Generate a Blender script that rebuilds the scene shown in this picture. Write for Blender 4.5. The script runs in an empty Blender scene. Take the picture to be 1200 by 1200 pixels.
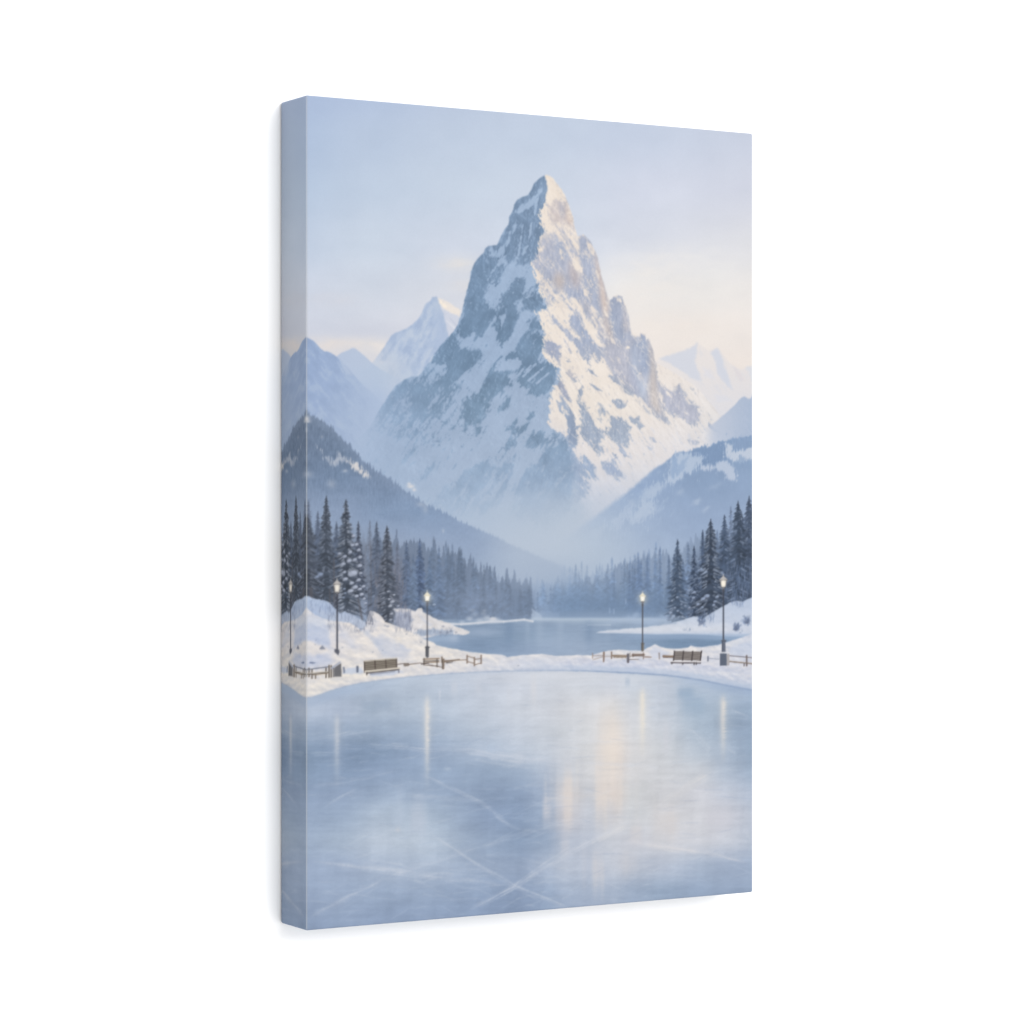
# A canvas print of a winter mountain lake, hung on a white wall.
# The printed picture is computed here from noise, outlines and brush strokes (no files are read)
# and stored on the canvas mesh as a colour attribute.
import math
import numpy as np

# ------------------------------------------------------------------ the place, in metres
CANVAS_W, CANVAS_H, CANVAS_D = 0.4002, 0.6096, 0.0426
FOCAL, YAW = 3248.2, 0.53744                  # focal length in 1200ths of the frame width
CAM_X, CAM_Y = -0.90587, 1.81393              # from the canvas' left front edge
PW, PH = 640, 960                             # grid of the printed picture


def sketch_xy(u, v):
    """Drawing units of the sketch (the units all outlines below are given in) for picture u, v."""
    dx, dy = CANVAS_W * u - CAM_X, CAM_Y
    c, s = math.cos(YAW), math.sin(YAW)
    z = dx * s + dy * c
    return 600 + FOCAL * (dx * c - dy * s) / z, 601 + FOCAL * CANVAS_H * (v - 0.5) / z


U, V = np.meshgrid((np.arange(PW) + 0.5) / PW, (np.arange(PH) + 0.5) / PH)
GX, GY = sketch_xy(U, V)
GX = GX.astype(np.float32)
GY = GY.astype(np.float32)
_COLX = GX[0].copy()


# ------------------------------------------------------------------ noise
def _hash(ix, iy, seed):
    h = (ix.astype(np.int64) * 374761393 + iy.astype(np.int64) * 668265263 + seed * 982451653) & 0xFFFFFFFF
    h = ((h ^ (h >> 13)) * 1274126177) & 0xFFFFFFFF
    h = h ^ (h >> 16)
    return (h & 0xFFFF).astype(np.float32) / 65535.0


def noise(x, y, seed=0):
    x = np.asarray(x, np.float32)
    y = np.asarray(y, np.float32)
    ix, iy = np.floor(x), np.floor(y)
    fx, fy = x - ix, y - iy
    ux, uy = fx * fx * fx * (fx * (fx * 6 - 15) + 10), fy * fy * fy * (fy * (fy * 6 - 15) + 10)

    def g(ox, oy):
        a = _hash(ix + ox, iy + oy, seed) * 6.2831853
        return np.cos(a) * (fx - ox) + np.sin(a) * (fy - oy)
    n0 = g(0, 0) + (g(1, 0) - g(0, 0)) * ux
    n1 = g(0, 1) + (g(1, 1) - g(0, 1)) * ux
    return (n0 + (n1 - n0) * uy) * 1.5


def fbm(x, y, octaves=4, seed=0, gain=0.5):
    s, a, t = 0, 1.0, 0
    for o in range(octaves):
        s = s + a * noise(x * 2 ** o + 17.3 * o, y * 2 ** o - 9.1 * o, seed + 31 * o)
        t += a
        a *= gain
    return s / t


def noise1(x, seed=0):
    return noise(np.asarray(x, np.float32), np.full(np.shape(x), 0.37 + seed, np.float32), seed)


def step(a, b, x):
    t = np.clip((x - a) / (b - a), 0, 1)
    return t * t * (3 - 2 * t)


# ------------------------------------------------------------------ brushes
IMG = np.zeros((PH, PW, 3), np.float32)


def col(c):
    return np.array(c, np.float32)


def put(mask, c, win=None):
    if win is None:
        win = (slice(None), slice(None))
    c = c if isinstance(c, np.ndarray) and c.ndim == 3 else col(c)
    m = np.clip(mask, 0, 1)[..., None]
    IMG[win] = IMG[win] * (1 - m) + c * m


def window(x0, x1, y0, y1, pad=3):
    i0 = int(np.searchsorted(_COLX, x0 - pad))
    i1 = int(np.searchsorted(_COLX, x1 + pad))
    i0, i1 = max(0, min(i0, PW - 1)), max(1, min(i1 + 1, PW))
    cs = GY[:, i0], GY[:, min(i1 - 1, PW - 1)]
    j0 = int(min(np.searchsorted(c, y0 - pad) for c in cs))
    j1 = int(max(np.searchsorted(c, y1 + pad) for c in cs))
    j0, j1 = max(0, min(j0, PH - 1)), max(1, min(j1 + 1, PH))
    return slice(j0, max(j1, j0 + 1)), slice(i0, max(i1, i0 + 1))


def signed(pts, x, y):
    """Signed distance to a closed outline, positive inside."""
    d = np.full(x.shape, 1e9, np.float32)
    ins = np.zeros(x.shape, bool)
    n = len(pts)
    for k in range(n):
        ax, ay = pts[k]
        bx, by = pts[(k + 1) % n]
        ex, ey = bx - ax, by - ay
        L = ex * ex + ey * ey + 1e-9
        t = np.clip(((x - ax) * ex + (y - ay) * ey) / L, 0, 1)
        d = np.minimum(d, (x - ax - t * ex) ** 2 + (y - ay - t * ey) ** 2)
        if ay != by:
            c = (ay > y) != (by > y)
            ins ^= c & (x < ex * (y - ay) / (by - ay) + ax)
    d = np.sqrt(d)
    return np.where(ins, d, -d)


RAG1 = fbm(GX / 7, GY / 7, 4, 3, 0.6)
RAG2 = fbm(GX / 7, GY / 7, 4, 77, 0.6)


def patch(pts, c, a=1.0, rag=2.0, soft=1.2, within=None, tex=None):
    """An outline filled with colour c, its edge roughened by `rag` units."""
    xs, ys = [p[0] for p in pts], [p[1] for p in pts]
    pad = 4 + rag + soft * 2
    w = window(min(xs), max(xs), min(ys), max(ys), pad)
    x, y = GX[w] + rag * 1.6 * RAG2[w], GY[w] + rag * 1.6 * RAG1[w]
    m = step(-soft, soft, signed(pts, x, y) + 0.3 * rag * RAG2[w]) * a
    if within is not None:
        m = m * within[w]
    if tex is not None:
        c = col(c) + tex[w][..., None]
    put(m, c, w)


def fray(pts, c, a, soft, n, amp=.22, tex=None):
    """A patch whose edge is broken up by the noise n (unit spread)."""
    xs, ys = [p[0] for p in pts], [p[1] for p in pts]
    w = window(min(xs), max(xs), min(ys), max(ys), 6 + soft)
    sd = signed(pts, GX[w] + .8 * RAG2[w], GY[w] + .8 * RAG1[w])
    s = min(soft, max(.9, .7 * float(sd.max())))
    k = step(.3, .7, np.clip(.5 + .5 * sd / s, 0, 1) + amp * n[w]) * (sd > -3 * s)
    put(k * a, c if tex is None else col(c) + tex[w][..., None], w)


def stroke(x0, y0, x1, y1, w0, w1, c, a=1.0, soft=0.55):
    """A tapered straight brush mark; w0, w1 are full widths."""
    r = max(w0, w1) / 2 + soft + 1
    w = window(min(x0, x1) - r, max(x0, x1) + r, min(y0, y1) - r, max(y0, y1) + r, 0)
    x, y = GX[w], GY[w]
    ex, ey = x1 - x0, y1 - y0
    t = np.clip(((x - x0) * ex + (y - y0) * ey) / (ex * ex + ey * ey + 1e-9), 0, 1)
    d = np.sqrt((x - x0 - t * ex) ** 2 + (y - y0 - t * ey) ** 2)
    hw = (w0 + (w1 - w0) * t) / 2
    put((1 - step(hw - soft, hw + soft, d)) * a, c, w)


def path(pts, wd, c, a=1.0, soft=0.5):
    for (x0, y0), (x1, y1) in zip(pts[:-1], pts[1:]):
        stroke(x0, y0, x1, y1, wd, wd, c, a, soft)


def dab(x, y, rx, ry, c, a=1.0, soft=0.6):
    w = window(x - rx - 2, x + rx + 2, y - ry - 2, y + ry + 2, 1)
    d = np.sqrt(((GX[w] - x) / rx) ** 2 + ((GY[w] - y) / ry) ** 2)
    put((1 - step(1 - soft, 1 + soft, d)) * a, c, w)


def glow(x, y, rx, ry, c, a):
    w = window(x - 3 * rx, x + 3 * rx, y - 3 * ry, y + 3 * ry, 1)
    put(np.exp(-((GX[w] - x) / rx) ** 2 - ((GY[w] - y) / ry) ** 2) * a, c, w)


def ramp(xs, ys, cols):
    """Smooth colour field through a lattice of sample colours."""
    c = np.array(cols, np.float32).reshape(len(ys), len(xs), 3)

    def ax(v, k):
        k = np.array(k, np.float32)
        i = np.clip(np.searchsorted(k, v) - 1, 0, len(k) - 2)
        t = np.clip((v - k[i]) / (k[i + 1] - k[i]), 0, 1)
        return i, (t * t * (3 - 2 * t) * 0.5 + t * 0.5)[..., None]
    i, tx = ax(GX, xs)
    j, ty = ax(GY, ys)
    top = c[j, i] * (1 - tx) + c[j, i + 1] * tx
    bot = c[j + 1, i] * (1 - tx) + c[j + 1, i + 1] * tx
    return top * (1 - ty) + bot * ty


def line_y(pts, x=None):
    x = GX if x is None else x
    return np.interp(x, [p[0] for p in pts], [p[1] for p in pts]).astype(np.float32)


def spires(x, gap, h, wd, seed, jitter=0.45):
    """Height of a serrated tree line over its base profile."""
    r = np.zeros(np.shape(x), np.float32)
    base = np.floor(x / gap)
    for o in (-2, -1, 0, 1, 2):
        k = base + o
        cx = (k + 0.5 + (_hash(k, k * 0, seed) - 0.5) * 2 * jitter) * gap
        hh = h * (0.25 + 0.75 * _hash(k, k * 0 + 1, seed))
        ww = wd * (0.7 + 0.6 * _hash(k, k * 0 + 2, seed))
        r = np.maximum(r, hh * np.clip(1 - np.abs(x - cx) / ww, 0, 1) ** 1.25)
    return r


# direction-stretched textures for the two faces of the mountain
def streaks(dx, dy, along, across, octs, seed):
    L = math.hypot(dx, dy)
    dx, dy = dx / L, dy / L
    wx = GX + 2.5 * RAG1
    a, b = wx * dx + GY * dy, -wx * dy + GY * dx
    return fbm(a / along, b / across, octs, seed, 0.6)


# ================================================================== the picture
def paint_sky():
    global IMG
    xs = [340, 430, 530, 640, 750, 890]
    ys = [105, 160, 220, 290, 340, 390, 430, 480]
    IMG[:] = ramp(xs, ys, [
        (172, 189, 219), (176, 192, 220), (184, 197, 220), (190, 202, 222), (191, 203, 223), (193, 202, 220),
        (174, 192, 220), (183, 198, 221), (190, 203, 223), (194, 206, 225), (197, 207, 226), (200, 207, 224),
        (181, 198, 222), (190, 204, 224), (198, 210, 227), (202, 212, 228), (207, 213, 229), (208, 212, 226),
        (193, 206, 226), (200, 211, 227), (205, 213, 228), (208, 216, 230), (215, 219, 230), (222, 222, 227),
        (203, 211, 227), (207, 214, 227), (212, 216, 226), (216, 219, 228), (231, 230, 230), (232, 228, 226),
        (205, 210, 224), (208, 212, 224), (216, 217, 225), (220, 220, 226), (238, 231, 226), (235, 228, 224),
        (218, 215, 218), (222, 218, 219), (222, 220, 224), (226, 222, 222), (238, 229, 223), (235, 226, 220),
        (222, 215, 214), (222, 217, 218), (222, 220, 224), (226, 222, 222), (236, 228, 222), (234, 226, 221)])
    cl = fbm(GX / 95, GY / 42, 5, 11)
    IMG[:] += 1.5 + (cl * step(140, 330, GY) * 6)[..., None] * col((1.1, 0.95, 0.75))
    IMG[:] += (fbm(GX / 30, GY / 24, 4, 5) * 2.0)[..., None] + (fbm(GX / 70 + .3, GY / 60, 4, 6) * 3.5)[..., None] * col((1.1, 1, .8))
    # soft warm clouds
    wob = 0.6 + 0.8 * fbm(GX / 22, GY / 9, 4, 21)
    for x, y, rx, ry, a, c in ((538, 309, 26, 10, .55, (232, 226, 220)), (545, 335, 18, 8, .35, (232, 224, 218)),
                               (800, 300, 60, 14, .45, (236, 234, 234)), (840, 345, 55, 18, .4, (238, 234, 231)),
                               (770, 340, 45, 22, .35, (240, 232, 226)), (385, 352, 35, 9, .25, (222, 217, 220)),
                               (380, 404, 40, 9, .75, (229, 221, 217)), (430, 404, 26, 8, .7, (231, 224, 219)),
                               (446, 408, 12, 6, .8, (236, 229, 224)), (800, 385, 70, 20, .5, (240, 231, 224)),
                               (420, 385, 50, 8, .35, (206, 209, 222)), (762, 318, 46, 20, .5, (237, 233, 230)), (830, 318, 40, 16, .5, (236, 234, 233)), (735, 350, 30, 16, .4, (238, 231, 226))):
        put(np.exp(-((GX - x) / rx) ** 2 - ((GY - y) / ry) ** 2) * a * np.clip(wob + .3, 0, 1.3), c)


def paint_far_ranges():
    t = fbm(GX / 14, GY / 20, 4, 41)
    # far right snow range
    ridge = [(768, 424), (775, 418), (790, 414), (800, 411), (808, 407), (813, 404), (817, 401), (822, 405), (830, 411),
             (838, 408.5), (842, 408), (846, 414), (852, 422), (858, 428), (862, 430), (868, 433), (876, 429), (890, 427)]
    m = step(-1.6, 1.8, GY - line_y(ridge) - 1.2 * RAG1)
    put(m * .92, ramp([760, 890], [400, 520], [(233, 227, 225), (232, 225, 222), (226, 224, 228), (216, 218, 228)]))
    sh = (209, 214, 227)
    patch([(772, 420), (790, 414.5), (808, 408), (817, 402), (816, 412), (814, 422), (817, 432), (822, 446), (812, 445), (797, 434), (785, 426)], sh, .8, 1.5, 2)
    patch([(832, 412), (840, 408), (846, 418), (848, 428), (853, 440), (858, 458), (848, 448), (840, 436), (838, 424)], sh, .85, 1.5, 2)
    patch([(858, 430), (866, 434), (872, 447), (866, 446)], (222, 216, 220), .7, 1.5, 1.5)
    patch([(822, 430), (832, 434), (838, 446), (828, 442)], (222, 222, 230), .7, 1.5, 2)
    patch([(836, 462), (850, 464), (858, 470), (840, 472)], (220, 221, 230), .6, 1.5, 2)
    patch([(874, 430), (890, 427), (890, 452), (880, 446)], (217, 220, 228), .8, 1.5, 2)
    m2 = streaks(.6, 1, 16, 4, 4, 43)
    put(step(.05, .4, m2) * .35 * m * step(795, 830, GX), (214, 217, 228))
    # distant left peak in shade, its right side sunlit
    pk = [(430, 432), (440, 420), (447, 411), (452, 403), (458, 393), (465, 389), (474, 386), (483, 380), (490, 373), (494, 367),
          (497, 358), (500, 354.5), (504, 352.5), (506, 348.5), (511, 347.5), (513, 350), (518, 352), (526, 356), (534, 361), (541, 365), (560, 380)]
    m = step(-1.2, 1.4, GY - line_y(pk) - 1.2 * RAG1) * (GX < 600)
    put(m * step(414, 452, GX) * (1 - .55 * step(396, 436, GY + 10 * t) * step(490, 445, GX)), ramp([430, 480, 560], [345, 400, 470], [
        (176, 191, 217), (174, 191, 217), (178, 192, 217), (184, 198, 220), (177, 193, 219), (176, 192, 219), (176, 193, 221), (182, 197, 221), (178, 194, 220)]))
    put(m * step(-.1, .4, t) * .4, (192, 204, 222))
    # lit flank
    patch([(512, 349), (520, 352), (532, 358), (545, 366), (545, 400), (526, 398), (524, 388), (522, 378), (519, 368), (515, 357)], (210, 214, 227), .95, .8, 1.2)
    patch([(513, 348.5), (518, 351), (528, 356), (540, 364), (538, 371), (528, 367), (520, 362), (514, 355)], (240, 230, 220), .9, .8, 1.3)
    patch([(513, 350), (517, 353), (524, 359), (522, 361), (516, 357)], (250, 238, 222), .9, .5, .8)
    stroke(523, 376, 533, 385, 1.0, 2.0, (226, 228, 236), .8)
    stroke(527, 373, 536, 383, .8, .8, (178, 184, 206), .6)
    tx = .7 * streaks(-.5, 1, 22, 6, 5, 45) + .5 * fbm((GX + 4 * RAG1) / 13, GY / 16, 5, 46, .6)
    put(m * step(414, 452, GX) * step(.0, .22, tx) * .6 * step(520, 500, GX), (197, 208, 224))
    put(m * step(414, 452, GX) * step(.0, .25, -tx) * .55 * step(530, 505, GX) * (1 - .6 * step(410, 440, GY)), (160, 178, 208))
    # low notch peak
    nb = [(385, 430), (394, 418), (400, 413), (408, 410), (412, 407.5), (416, 408), (420, 411), (427, 417), (434, 424), (446, 433), (470, 445)]
    m = step(-1.2, 1.4, GY - line_y(nb) - 1.0 * RAG1) * step(388, 394, GX) * step(480, 440, GX)
    put(m * .9, ramp([390, 470], [405, 440, 470], [(179, 194, 219), (186, 199, 221), (178, 194, 220), (180, 196, 221), (172, 190, 220), (175, 192, 220)]))
    # nearer blue ridge at the left
    rb = [(340, 396.5), (358, 395), (363, 397), (367, 399), (371, 403.5), (376, 409), (380, 412), (383, 411.5), (388, 414), (394, 418), (400, 424), (408, 432),
          (415, 440), (425, 451), (440, 464), (455, 478), (470, 492), (480, 505)]
    m = step(-.8, 1.0, GY - line_y(rb) - 1.0 * RAG1) * (GX < 640)
    put(m * step(470, 398, GX + .15 * (GY - 430)), ramp([350, 400, 450, 520], [395, 440, 500, 560], [
        (150, 171, 206), (158, 178, 211), (166, 185, 214), (170, 188, 216),
        (152, 173, 208), (158, 178, 211), (163, 182, 213), (170, 187, 216),
        (152, 172, 206), (157, 176, 209), (160, 179, 212), (163, 181, 213),
        (152, 172, 206), (157, 176, 209), (160, 179, 212), (163, 181, 213)]))
    tx = .6 * streaks(.7, 1, 26, 7, 5, 47) + .5 * fbm((GX + 4 * RAG1) / 16, GY / 18, 5, 48, .6)
    fd = m * step(450, 398, GX)
    put(fd * step(.0, .22, tx) * .5, (178, 194, 217))
    put(fd * step(.0, .25, -tx) * .45, (144, 164, 197))
    put(m * step(.1, .55, fbm(GX / 40, GY / 30, 4, 55)) * .35 * step(400, 470, GY), (176, 193, 221))
    ms = fbm(GX / 34, GY / 18, 4, 49)
    put(np.exp(-((GX - 420) / 52) ** 2 - ((GY - 500 - 16 * ms) / 42) ** 2) * .5, (174, 191, 215))
    put(np.exp(-((GX - 450) / 34) ** 2 - ((GY - 440 - 12 * ms) / 20) ** 2) * .45, (184, 199, 219))
    for x0, y0, x1, y1 in ((398, 423, 406, 438), (401, 425, 410, 440), (395, 424, 402, 437), (404, 430, 412, 440)):
        stroke(x0, y0, x1, y1, .8, 1.2, (190, 202, 222), .55, 1.0)
    patch([(398, 421), (404, 427), (414, 440), (407, 437)], (180, 194, 218), .6, 2, 1.5)


OUTLINE = [(395, 545), (410, 520), (426, 508), (436, 496), (443, 482), (455, 463), (463, 452), (472, 446), (482, 441), (490, 441), (494, 436), (500, 427), (505, 424),
           (508, 416), (515, 406), (524, 396), (531, 388), (535, 382), (538, 374), (541, 366), (545, 346), (550, 330), (551, 320), (556, 307),
           (560, 302), (566, 297), (568, 291), (573, 288), (582, 287), (586, 278), (590, 270), (595, 264), (597, 253), (601, 246), (602, 240),
           (606, 234), (611, 231), (618, 229), (622, 222), (625, 216), (632, 209), (637, 206), (640, 205), (644, 206), (648, 209), (652, 215),
           (657, 221), (662, 229), (665, 237), (668, 245), (671, 254), (673, 265), (675, 272), (677, 277), (680, 276), (683, 274.5), (688, 279),
           (692, 283), (695, 290), (699, 297), (702, 312), (706, 328), (711, 345), (714, 352), (717, 350), (719, 347), (724, 346), (729, 347.5), (731, 354),
           (734, 360), (737, 372), (738, 383), (742, 391), (746, 393), (748, 395), (750, 390.5), (756, 392), (757, 400), (759, 396), (761, 398), (763, 405),
           (766, 415), (768, 425), (780, 431), (795, 440), (810, 449), (820, 458), (832, 472), (842, 485), (860, 500), (890, 510), (890, 720), (395, 720)]


def paint_mountain():
    # whole mass: work on a copy, then lay it over the ranges with its outline
    back = IMG.copy()
    w = window(395, 890, 205, 720, 6)
    inside = np.zeros((PH, PW), np.float32)
    sd = signed(OUTLINE, GX[w] + 1.1 * RAG2[w], GY[w] + 1.1 * RAG1[w])
    inside[w] = step(-.7, .8, sd)
    ridge = [(200, 639), (206, 638.5), (212, 640.5), (222, 641), (229, 639.5), (243, 638), (246, 632.5), (253, 632), (261, 634), (272, 637), (280, 632.5),
             (290, 630.5), (300, 628.5), (308, 623), (312, 622), (322, 628), (333, 630), (345, 634), (357, 640), (363, 640), (365, 628), (375, 633), (385, 636),
             (396, 637), (412, 636), (414, 635), (420, 638), (427, 647), (432, 655), (446, 655), (452, 650), (460, 645), (480, 644), (498, 643), (506, 652),
             (516, 662), (526, 668), (545, 672), (570, 676), (620, 690), (720, 700)]
    ry = np.interp(GY + 5.0 * RAG1, [p[0] for p in ridge], [p[1] for p in ridge])
    wid = .8 + 16 * step(500, 620, GY)
    frag = streaks(.5, 1, 9, 2.2, 4, 107)
    lit = step(-1, 1, (GX - ry + (1.5 + 6 * step(500, 600, GY)) * RAG2 + 9 * frag * step(215, 260, GY)) / (wid + .5))
    TL = streaks(-.62, 1, 18, 3.2, 5, 101)
    TR = streaks(.66, 1, 20, 3.2, 5, 102)
    TV = streaks(-.12, 1, 16, 2.6, 5, 103)
    F = fbm(GX / 3.2, GY / 3.6, 4, 104, .65)
    B = fbm(GX / 16, GY / 16, 4, 105)

    def relief(dx, dy, seed, sc):
        # crags: a ridged height field, drawn out down the slope, seen in raking light from the right
        L = math.hypot(dx, dy)
        wx, wy = GX + 3 * RAG1, GY + 3 * RAG2
        a, b = (wx * dx + wy * dy) / L, (-wx * dy + wy * dx) / L
        h, amp = 0, 1.0
        for o in range(4):
            k = 2.0 ** o
            h = h + amp * (1 - 2 * np.abs(noise(a * k / (sc * 3.4) + 7 * o + .6 * RAG1, b * k / sc + 3 * o, seed + o)))
            amp *= .5
        d = np.zeros_like(h)
        d[:, 1:-1] = h[:, :-2] - h[:, 2:]
        d[1:-1] += .5 * (h[2:] - h[:-2])
        return d / d.std(), (h - h.mean()) / h.std()
    (SL, HL), (SR, HR) = relief(-.6, 1, 611, 22), relief(.62, 1, 641, 20)
    SV, HV = relief(-.1, 1, 671, 15)
    CL, CR = relief(-.75, 1, 691, 11)[1], relief(.8, 1, 701, 11)[1]
    NL = TL / TL.std() * .75 + F / F.std() * .35 + SL * .45
    NR = TR / TR.std() * .75 + F / F.std() * .4 + SR * .45
    NL, NR = NL / NL.std(), NR / NR.std()
    # ragged, slope-following noise that frays the edge between rock and snow
    QL = .55 * TL / TL.std() + .35 * HL + .5 * CL + .3 * F / F.std()
    QR = .55 * TR / TR.std() + .35 * HR + .5 * CR + .3 * F / F.std()
    QL, QR = QL / QL.std(), QR / QR.std()
    KL = np.zeros((PH, PW), np.float32)
    KR = np.zeros((PH, PW), np.float32)
    # --- shaded face
    snowL = ramp([440, 560, 660], [280, 400, 480, 560, 640], [
        (150, 174, 208), (158, 180, 214), (166, 186, 218), (152, 176, 210), (158, 179, 213), (160, 180, 213),
        (157, 177, 211), (161, 180, 212), (164, 182, 213), (162, 181, 213), (167, 184, 214), (166, 183, 212), (176, 193, 217), (178, 193, 216), (182, 195, 216)])
    rockL = ramp([440, 560, 660], [280, 400, 480, 560, 640], [
        (112, 142, 180), (116, 143, 180), (122, 146, 181), (116, 146, 184), (110, 139, 176), (114, 142, 178),
        (130, 157, 193), (116, 144, 178), (122, 149, 183), (145, 169, 202), (142, 166, 199), (140, 163, 196), (172, 189, 214), (164, 183, 210), (166, 184, 209)])
    dim = (1 - .6 * step(520, 650, GY))
    top = step(345, 300, GY)
    broad = fbm(GX / 26, GY / 20, 3, 106, .5)
    rockL = rockL + ((TV * 14 + SV * 3.5) * top + (TL * 11 + SL * 2.5) * (1 - top) + F * 2.5 + broad * 16)[..., None] * dim[..., None] + col((1, 1, -4))
    snowL = snowL + ((TL * 6 + SL * 1.4 + F * 1.5 + broad * 7) * dim)[..., None] + col((1, 1, -5))
    IMG[:] = snowL
    SH = inside * (1 - lit)
    KL[:] = step(330, 300, GY + 10 * B + 8 * TL) * .85
    KL[:] = np.maximum(KL, step(.0, .5, TL * .8 + F * .4 + B * .5 - .08) * .5 * step(300, 340, GY) * step(610, 500, GY))

    def region(p, rag, n, soft=None):
        xs, ys = [q[0] for q in p], [q[1] for q in p]
        ww = window(min(xs), max(xs), min(ys), max(ys), 8 + (soft or 0))
        sd = signed(p, GX[ww] + rag * .35 * RAG2[ww], GY[ww] + rag * .35 * RAG1[ww])
        if soft is None:
            soft = float(np.clip(.62 * sd.max(), .8, 5.0)) * min(1, rag / 2)
        t = np.clip(.5 + .5 * sd / soft, 0, 1)
        return ww, t

    def shade_in(p, a, soft):
        ww, m = region(p, 4, NL, soft)
        KL[ww] = np.maximum(KL[ww], m * a)

    def rock(p, a=.95, rag=2.2):
        ww, m = region(p, rag, NL)
        KL[ww] = KL[ww] * (1 - m) + np.maximum(a * m, KL[ww] * m * .5)

    def snow(p, a=.95, rag=2.2):
        ww, m = region(p, rag, NL)
        KL[ww] = KL[ww] * (1 - m * a)

    R = rock
    R([(560, 302), (568, 291), (578, 300), (576, 318), (570, 335), (566, 350), (572, 360), (578, 368), (576, 378), (566, 390), (556, 396), (545, 396), (531, 390), (541, 366), (545, 346), (551, 322)], .95)
    R([(505, 424), (508, 416), (515, 406), (524, 396), (533, 389), (540, 404), (552, 409), (563, 411), (567, 417), (556, 428), (549, 436), (543, 442), (532, 450), (524, 458), (514, 462), (516, 449), (521, 432), (508, 427)], .95)
    R([(455, 463), (463, 452), (473, 446), (484, 443), (478, 456), (471, 467), (462, 478), (452, 492), (440, 500), (444, 482)], .75, 2)
    R([(482, 458), (489, 448), (500, 446), (514, 446), (512, 458), (508, 470), (498, 482), (488, 492), (478, 486), (478, 472)], .7, 2.5)
    R([(438, 498), (452, 494), (464, 490), (460, 502), (450, 512), (440, 512)], .5, 3)
    R([(482, 487), (494, 482), (500, 478), (498, 490), (490, 496)], .45, 3)
    snow([(503, 432), (511, 428), (521, 429), (520, 437), (515, 446), (506, 444), (500, 441)])
    snow([(468, 468), (476, 456), (482, 446), (487, 441), (484, 452), (478, 465), (472, 476), (466, 478)], .8)
    snow([(512, 458), (518, 450), (521, 458), (518, 468), (512, 480), (510, 470)], .7)
    snow([(573, 290), (580, 294), (588, 300), (598, 309), (606, 314), (614, 316), (622, 311), (626, 320), (622, 328), (612, 327), (603, 330), (597, 338), (590, 350),
          (583, 356), (577, 348), (582, 336), (589, 322), (592, 314), (581, 306), (573, 300)])
    R([(582, 303), (590, 312), (588, 322), (580, 335), (574, 330), (577, 316), (578, 306)], .85)
    R([(602, 332), (608, 328.5), (614, 329), (618, 334), (614, 345), (612, 352), (604, 355), (595, 357), (586, 357), (588, 351), (595, 341)])
    R([(586, 358), (597, 358), (603, 356), (607, 362), (608, 370), (603, 385), (605, 390), (595, 400), (590, 409), (587, 411), (583, 405), (581, 395), (580, 388), (577, 378), (576, 366)])
    snow([(584, 372), (589, 368), (594, 366), (592, 376), (588, 384), (586, 378)], .8, 1.5)
    snow([(574, 385), (579, 384), (581, 398), (584, 406), (588, 411), (585, 416), (575, 419), (565, 414), (562, 401), (566, 394)], .9)
    snow([(538, 398), (546, 398), (552, 392), (556, 387), (556, 396), (562, 401), (560, 409), (548, 411), (536, 404)], .7)
    snow([(603, 356), (611, 352), (611, 362), (622, 365), (621, 378), (617, 388), (607, 393), (600, 405), (592, 415), (580, 421), (574, 424), (584, 414), (592, 405), (601, 393), (606, 380), (609, 370)])
    R([(612, 353), (619, 346), (624, 338), (629, 334), (633, 345), (639, 357), (639, 362), (630, 363), (620, 364), (613, 360)])
    R([(600, 332), (606, 329), (612, 330), (612, 338), (606, 350), (600, 352)], .9)
    R([(617, 380), (624, 372), (631, 371), (635, 380), (633, 385), (622, 385)], .9)
    R([(604, 408), (611, 396), (619, 389), (628, 387), (635, 388), (637, 397), (637, 410), (632, 416), (627, 424), (621, 431), (613, 430), (606, 424)])
    R([(569, 430), (578, 425), (590, 418), (600, 413), (607, 418), (611, 430), (605, 438), (597, 442), (600, 452), (586, 456), (573, 458), (562, 470), (556, 488), (548, 494), (540, 490), (545, 478), (556, 466), (562, 452), (566, 442)])
    snow([(583, 426), (590, 422), (605, 420), (610, 427), (605, 432), (590, 436), (577, 435)], .95, 1.5)
    R([(608, 436), (618, 430), (630, 424), (640, 424), (649, 428), (654, 433), (655, 445), (648, 452), (640, 462), (632, 466), (624, 462), (614, 456), (604, 448)], .95)
    for x0, y0, x1, y1 in ((612, 441, 628, 426), (618, 446, 640, 428), (614, 436, 622, 428), (628, 449, 643, 437), (606, 440, 613, 432)):
        snow([(x0 - 1, y0), (x1 - .6, y1 - 1), (x1 + 1, y1 + .6), (x0 + 1, y0 + 1.6)], .8, .6)
    snow([(570, 425), (567, 421), (576, 419), (571, 434), (566, 446), (557, 452), (536, 456), (530, 453), (540, 445), (551, 437), (561, 430)], .95)
    snow([(571, 466), (588, 458), (602, 452), (614, 457), (618, 464), (634, 467), (633, 480), (641, 486), (643, 500), (638, 505), (624, 505), (614, 513), (600, 502), (591, 520), (566, 536), (546, 546), (550, 520), (566, 505), (576, 490), (591, 476)], .85)
    R([(556, 500), (566, 500), (563, 509), (555, 512)], .75)
    R([(576, 452), (588, 450), (590, 460), (580, 466), (572, 470), (566, 480), (562, 475)], .8)
    R([(592, 464), (599, 464), (598, 476), (590, 482), (584, 480)], .8)
    R([(615, 491), (624, 482), (627, 487), (619, 493)], .85, 1.5)
    R([(590, 505), (600, 496), (608, 491), (606, 499), (613, 497), (621, 495), (618, 503), (610, 509), (603, 511), (596, 505)], .8)
    R([(614, 516), (622, 508), (633, 505), (641, 514), (637, 523), (621, 528), (612, 525)], .85)
    R([(594, 515), (602, 510), (605, 520), (598, 528), (585, 528)], .65)
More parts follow.
